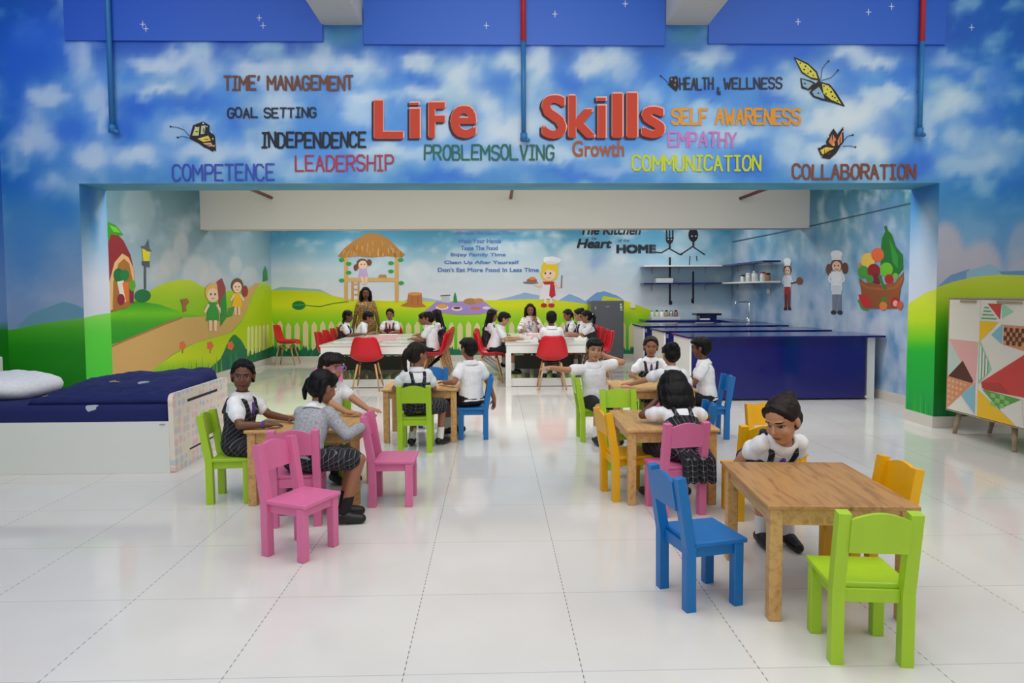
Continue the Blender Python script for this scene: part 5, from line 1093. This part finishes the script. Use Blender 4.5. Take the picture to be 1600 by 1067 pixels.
    for i in (0, 1):
        kv = Vector((knees[i].x-hips[i].x, knees[i].y-hips[i].y, 0)); fdv = kv.normalized() if kv.length > .08 else Vector((0,-1,0)); f_ = feet[i]
        if outfit not in ('sari', 'kurta'):
            bm = B(); cap(bm, f_+Vector((0,0,.01)), f_+(knees[i]-f_).normalized()*(.13*k), .038*k, .041*k, 12); link('sock', remesh(bm, gv, 'sock', 1), SOCK if outfit != 'jacket' and hair != 'glasses' else SOCKD, t)
        bm = B(); cap(bm, f_-fdv*.025*k-Vector((0,0,.012)), f_+fdv*.03*k-Vector((0,0,.008)), .042*k, .042*k, 12); cap(bm, f_+fdv*.03*k-Vector((0,0,.015)), f_+fdv*.125*k-Vector((0,0,.026)), .044*k, .034*k, 12)
        z0 = f_.z-.058
        me = remesh(bm, shoe_vox, 'shoe', 1, .5, lambda c: np.stack([c[:, 0], c[:, 1], np.maximum(c[:, 2], max(z0, .002))], 1)); link('shoe', me, SHOE, t)
    # ---- hair
    bm = B(); E_ = lambda c, r: ell(bm, c, r, HM, 18, 12); T_ = lambda pts, ra, rb: [cap(bm, hl(*pts[q]), hl(*pts[q+1]), (ra+(rb-ra)*q/(len(pts)-1))*hk, (ra+(rb-ra)*(q+1)/(len(pts)-1))*hk, 12) for q in range(len(pts)-1)]
    E_((0,.024,.046), (.093,.104,.09)); E_((0,.05,.0), (.086,.078,.09))
    if hair in ('short', 'boyish'):
        E_((0,-.03,.088), (.07,.06,.05)); T_([(-.06,-.055,.075),(-.02,-.085,.078),(.03,-.085,.08),(.065,-.05,.078)], .024, .024)
        for s in (1, -1): T_([(s*.082,-.02,.03),(s*.084,-.018,-.005)], .012, .007)
    if hair in ('glasses',): E_((.01,-.03,.09), (.078,.07,.045)); T_([(-.07,-.05,.07),(-.02,-.092,.07),(.03,-.092,.064),(.07,-.055,.06)], .026, .024)
    if hair in ('pony', 'bun', 'plaits', 'neat', 'long', 'loose', 'twin'):
        T_([(-.077,-.02,.03),(-.058,-.05,.078),(0,-.056,.106),(.058,-.05,.078),(.077,-.02,.03)], .018, .018)
    if hair == 'neat':
        for s in (1, -1): T_([(s*.08,.02,.02),(s*.078,.045,-.05)], .02, .014)
        E_((0,.085,.0), (.05,.045,.05))
    if hair == 'pony': E_((0,.125,.03), (.045,.045,.045)); T_([(0,.14,.02),(.01,.165,-.05),(.015,.15,-.13),(.01,.13,-.17)], .04, .018)
    if hair == 'bun': E_((0,.1,.085), (.05,.05,.045)); E_((0,.06,.1), (.06,.05,.03))
    if hair == 'twin':
        for s in (1, -1): E_((s*.09,.06,.03), (.034,.034,.034)); T_([(s*.1,.07,.02),(s*.115,.075,-.05),(s*.105,.06,-.11)], .03, .014)
    if hair == 'plaits':
        for s in (1, -1): T_([(s*.075,.06,-.03),(s*.085,.07,-.09),(s*.08,.06,-.15),(s*.075,.04,-.2)], .026, .014)
    if hair in ('long', 'loose'):
        low = -.2 if hair == 'loose' else -.34
        if hair == 'loose':
            E_((0,.03,.03), (.112,.118,.112)); E_((0,.055,-.05), (.128,.1,.12)); E_((0,.06,-.12), (.132,.085,.1))
            for s in (1, -1): T_([(s*.09,-.02,.03),(s*.102,-.01,-.06),(s*.104,.0,-.14)], .026, .02)
        else:
            for x in (-.075,-.04,0,.04,.075): T_([(x*1.05,.07-.2*x*x*10*.1,.02),(x*1.25,.09-abs(x)*.4,-.08),(x*1.3,.1-abs(x)*.5,low*.7),(x*1.15,.1-abs(x)*.5,low)], .045, .034)
            for s in (1, -1): T_([(s*.084,-.012,.04),(s*.093,.0,-.04),(s*.094,.01,low*.62),(s*.085,.01,low*.9)], .024, .02)
    hv = max(.0065, vox*1.1)
    def strands(c):
        for q in range(len(c)):
            h = (Hm.transposed() @ (Vector(c[q])-hc)); w_ = noise.noise(Vector((h.x*60, h.y*60, h.z*12))); c[q] += np.array((Vector(c[q])-hc).normalized()*(w_*.0045))
        return c
    hm_ = remesh(bm, hv, 'hair', 5, .5, strands); link('hair', hm_, HAIRM[hairm], t)
    if glasses:
        bm = B()
        for s in (1, -1):
            for q in range(14):
                a0, a1 = 2*PI*q/14, 2*PI*(q+1)/14; cap(bm, hl(s*.036+.027*math.cos(a0), -.108, .003+.02*math.sin(a0)), hl(s*.036+.027*math.cos(a1), -.108, .003+.02*math.sin(a1)), .0035*hk, .0035*hk, 6, 1)
            cap(bm, hl(s*.063,-.105,.008), hl(s*.09,.01,.008), .003*hk, .003*hk, 6, 1)
        cap(bm, hl(-.01,-.108,.008), hl(.01,-.108,.008), .003*hk, .003*hk, 6, 1); obj('glasses', bm, LILAC, t, True)
    for ex in extras:
        if ex == 'bracelet':
            W = arms[1][2]; E = arms[1][1]; d = (W-E).normalized(); bm = B(); cyl(bm, W-d*.03, W-d*.01, .03*k, .03*k, 14); obj('bracelet', bm, PURPLE, t, True)
        if ex == 'card':
            r, f = axes(.2); bm = B()
            for s in (1, -1): tube(bm, [at(.37)+r*(s*.06*k)+f*.03, at(.3)+r*(s*.04*k)+f*(.112*k), at(.15)+f*(.125*k)], .006, 6)
            obj('lanyard', bm, PURPLE, t); c_ = at(.09)+f*(.128*k); bm = B(); box(bm, c_, (.075, .008, .11)); obj('identity_card', bm, PAPER, t, bevel=.002)
        if ex == 'whitetie':
            bm = B(); ell(bm, hl(0,.14,.03), (.05*hk,.02*hk,.03*hk)); obj('hair_tie', bm, WHITEM, t, True)
    return t
S_ = .365      # seat height of the small chairs
def sit(x=0, y=.03, z=S_+.112): return (x, y, z)
TT = .61       # small table top
NEAR, MID, FAR = .0042, .0055, .0075

# -- left table
person('girl in black tartan pinafore at the bed end of the left table', (-2.1, 5.68), 82, sit(), .12, 0, 0, (-1.15, .05, .05), 1.0, 1.02, 'dark', 'neat', 0, 'pinafore',
       hands=[(.1,-.36,TT+.035),(-.17,-.3,TT+.035)], fd=[(-.2,-1,0),(.5,-.8,0)], knees=[(.09,-.3,.42),(-.09,-.3,.42)], feet=[(.09,-.26,.062),(-.09,-.22,.062)], vox=NEAR, extras=('bracelet',))
person('child in a grey knitted jacket leaning over the left table, seen from behind', (-1.42, 5.06), 150, sit(0,.0), .5, .12, .1, (-.25, .35, 0), 1.02, 1.04, 'mid', 'twin', 0, 'jacket',
       hands=[(.28,-.5,TT+.04),(-.2,-.42,TT+.04)], fd=[(.3,-1,0),(.6,-.7,0)], knees=[(-.2,-.3,.46),(-.36,-.2,.46)], feet=[(-.2,-.2,.062),(-.31,-.08,.062)], vox=NEAR)
person('child in lilac glasses behind the left table, facing right', (-1.56, 6.34), 40, sit(0,.0), .2, 0, .15, (.42, .08, 0), 1.0, 1.04, 'light', 'glasses', 1, 'boy',
       hands=[(.2,-.42,TT+.035),(-.02,-.46,TT+.035)], fd=[(.5,-.8,0),(.6,-.6,0)], knees=[(.09,-.3,.42),(-.07,-.3,.42)], feet=[(.09,-.28,.062),(-.07,-.28,.062)], vox=NEAR, glasses=True)
# -- middle table
person('ponytailed girl on the lime chair at the middle table, her back half turned', (-.83, 7.34), 192, sit(0,-.02), .1, 0, .1, (-1.05, .05, 0), 1.0, 1.04, 'mid', 'pony', 1, 'pinafore',
       hands=[(.2,-.32,TT+.035),(-.12,-.34,TT+.035)], fd=[(-.4,-1,0),(.4,-1,0)], knees=[(-.02,-.34,.43),(-.3,-.22,.43)], feet=[(.05,-.2,.062),(-.26,-.15,.062)], vox=MID)
person('boy in white shirt on the blue chair of the middle table', (-.28, 7.93), 212, sit(0,.02), .06, 0, 0, (.1, .1, 0), 1.04, 1.0, 'mid', 'short', 0, 'boy',
       hands=[(.26,-.12,TT+.04),(-.3,.05,.42)], fd=[(.1,-1,0),(0,0,-1)], pn=[None,(1,0,0)], knees=[(.14,-.33,.43),(-.06,-.35,.43)], feet=[(.14,-.3,.062),(-.04,-.3,.062)], vox=MID)
# -- long-haired girl
person('girl with long loose black hair on the pink chair, her back to the camera', (1.5, 5.24), 184, sit(0,-.0), .72, 0, 0, (.1, .5, 0), .95, 1.08, 'dark', 'loose', 0, 'pinafore',
       hands=[(.12,-.38,.80),(-.12,-.42,TT+.04)], fd=[(-.3,-.2,1),(.3,-1,0)], poles=[(1,-.5,-.5),(-1,.0,-.2)], knees=[(.2,-.33,.42),(-.1,-.35,.42)], feet=[(.2,-.28,.062),(-.1,-.3,.062)], vox=NEAR, drape=True)
# -- table before the counters
person('boy in white with one arm stretched out, other hand at his head', (1.16, 7.78), 14, sit(0,.02), .12, -.12, 0, (-.12, .08, .12), 1.05, 1.02, 'light', 'short', 0, 'boy',
       hands=[(.13,.04,.95),(-.64,-.14,.86)], fd=[(-.8,.2,.4),(-1,-.1,-.05)], pn=[(-.3,-1,0),(0,0,-1)], poles=[(1,.0,.45),(0,.5,-.6)], knees=[(.12,-.3,.42),(-.1,-.3,.42)], feet=[(.12,-.26,.062),(-.1,-.26,.062)], vox=MID, curl=.2)
person('girl facing us in tartan pinafore in front of the white counter ends', (1.96, 8.55), -6, sit(0,-.02), .15, 0, 0, (-.05, .1, 0), .98, 1.0, 'mid', 'neat', 1, 'pinafore',
       hands=[(.17,-.3,TT+.035),(-.2,-.3,TT+.035)], fd=[(-.5,-1,0),(.5,-1,0)], vox=MID)
person('girl seen from behind reaching left across the table in front of the counters', (1.9, 7.2), 172, sit(0,-.03), .22, 0, .12, (.3, .15, 0), 1.0, 1.0, 'light', 'bun', 0, 'pinafore',
       hands=[(.42,-.34,TT+.045),(-.12,-.36,TT+.04)], fd=[(1,-.4,0),(.3,-1,0)], vox=MID)
person('boy in white shirt on the blue chair in front of the navy counter, facing left', (2.46, 7.82), -108, sit(0,0), .1, 0, 0, (-.25, .12, 0), 1.04, 1.0, 'dark', 'short', 0, 'boy',
       hands=[(.14,-.34,TT+.04),(-.12,-.36,TT+.04)], fd=[(-.3,-1,0),(.2,-1,0)], vox=MID)
# -- nearest table
person('girl in a tartan pinafore bending over the far edge of the nearest table, looking left', (1.85, 4.66), 2, (0, .0, .52), 1.02, 0, 0, (-.95, .34, -.05), 1.04, 1.16, 'light', 'bun', 1, 'pinafore',
       hands=[(.2,.06,.42),(-.2,.06,.42)], fd=[(-.3,.3,-.7),(.3,.3,-.7)], poles=[(.8,.6,.3),(-.8,.6,.3)], knees=[(.08,-.22,.33),(-.08,-.2,.33)], feet=[(.09,-.24,.062),(-.08,-.2,.062)], vox=.004, neckf=.02)

# -- white table on the left
R_ = .5
def kid_at(label, x, y, deg, hair, skin='mid', outfit='boy', lean=.2, head=(0,.2,0), k=1.08, hands=None, **kw):
    return person(label, (x, y), deg, (0, .0, R_+.125), lean, 0, 0, head, k, 1.0, skin, hair, 0, outfit, hands=hands or [(.1,-.36,.81),(-.12,-.36,.81)], fd=[(-.3,-1,0),(.3,-1,0)], knees=[(.09,-.36,.55),(-.09,-.36,.55)], feet=[(.09,-.36,.2),(-.09,-.36,.2)], vox=FAR, shoe_vox=.008, **kw)
kid_at('child with plaits second from the standing teacher at the left table', -3.2, 14.5, 92, 'plaits', 'dark', 'pinafore')
kid_at('short-haired child right beside the standing teacher', -3.02, 15.05, 100, 'short', 'mid', 'boy', .45, (.1,.4,0))
kid_at('girl in a red tartan pinafore at the far end of the left table', -2.34, 15.55, 0, 'neat', 'mid', 'redpinafore', .12, (0,.15,0))
kid_at('child in white sitting at the near right side of the left table, seen from behind', -1.16, 12.98, -108, 'boyish', 'mid', 'boy', .12, (.1,.2,0))
kid_at('curly haired child bending over the right side of the left table', -1.2, 14.2, -92, 'bun', 'mid', 'pinafore', .5, (0,.3,0))
kid_at('child with long dark hair farthest along the right side of the left table', -1.12, 14.82, -95, 'long', 'mid', 'pinafore', .2)
# -- white table on the right
kid_at('short-haired child in white bending over the left side of the right table', -.02, 12.9, 92, 'short', 'light', 'boy', .32, (0,.4,0), 1.12, [(.08,-.46,.81),(-.1,-.44,.81)])
kid_at('child with long black hair behind the short-haired child in white', -.16, 14.08, 92, 'long', 'mid', 'pinafore', .2, (0,.2,0), 1.12)
kid_at('boy with a white collar on the red chair facing the seated teacher', 1.0, 11.88, 181, 'short', 'dark', 'boy', .02, (0,.02,0), 1.14)
kid_at('girl with a white hair tie at the right table nearest the fridge side', 1.98, 13.6, -92, 'pony', 'mid', 'pinafore', .25, (0,.2,0), 1.08, [(.1,-.46,.81),(-.14,-.42,.81)], extras=('whitetie',))
kid_at('tousled child in a tartan pinafore in front of the fridge', 1.96, 14.35, -88, 'bun', 'light', 'pinafore', .3, (0,.25,0), 1.14)
kid_at('child with twin bunches at the far right corner of the right table', 1.78, 14.95, -80, 'twin', 'mid', 'pinafore', .3, (.2,.3,0))
# -- teachers
person('standing woman in a gold printed tunic wearing a white card', (-2.93, 15.75), 6, (0, .02, .99), .02, 0, 0, (.12, .1, 0), 1.3, 1.1, 'dark', 'long', 0, 'sari',
       hands=[(.3,-.06,.9),(-.3,-.03,.86)], fd=[(-.1,-.3,-1),(0,-.2,-1)], pn=[(-1,0,0),(1,0,0)], knees=[(.09,.0,.55),(-.09,.0,.55)], feet=[(.09,.02,.07),(-.09,.02,.07)], vox=.008, group='teachers', extras=('card',))
person('seated woman with long dark hair in a white floral tunic and purple lanyard', (.82, 15.55), 2, (0, 0, R_+.13), .06, 0, 0, (-.05, .12, 0), 1.24, 1.06, 'mid', 'long', 1, 'kurta',
       hands=[(.1,-.3,1.02),(-.2,-.4,.83)], fd=[(-.3,-.2,1),(.4,-1,0)], pn=[(-.5,-1,0),None], knees=[(.1,-.45,.56),(-.1,-.45,.56)], feet=[(.1,-.42,.08),(-.1,-.42,.08)], vox=.008, group='teachers', extras=('card',))
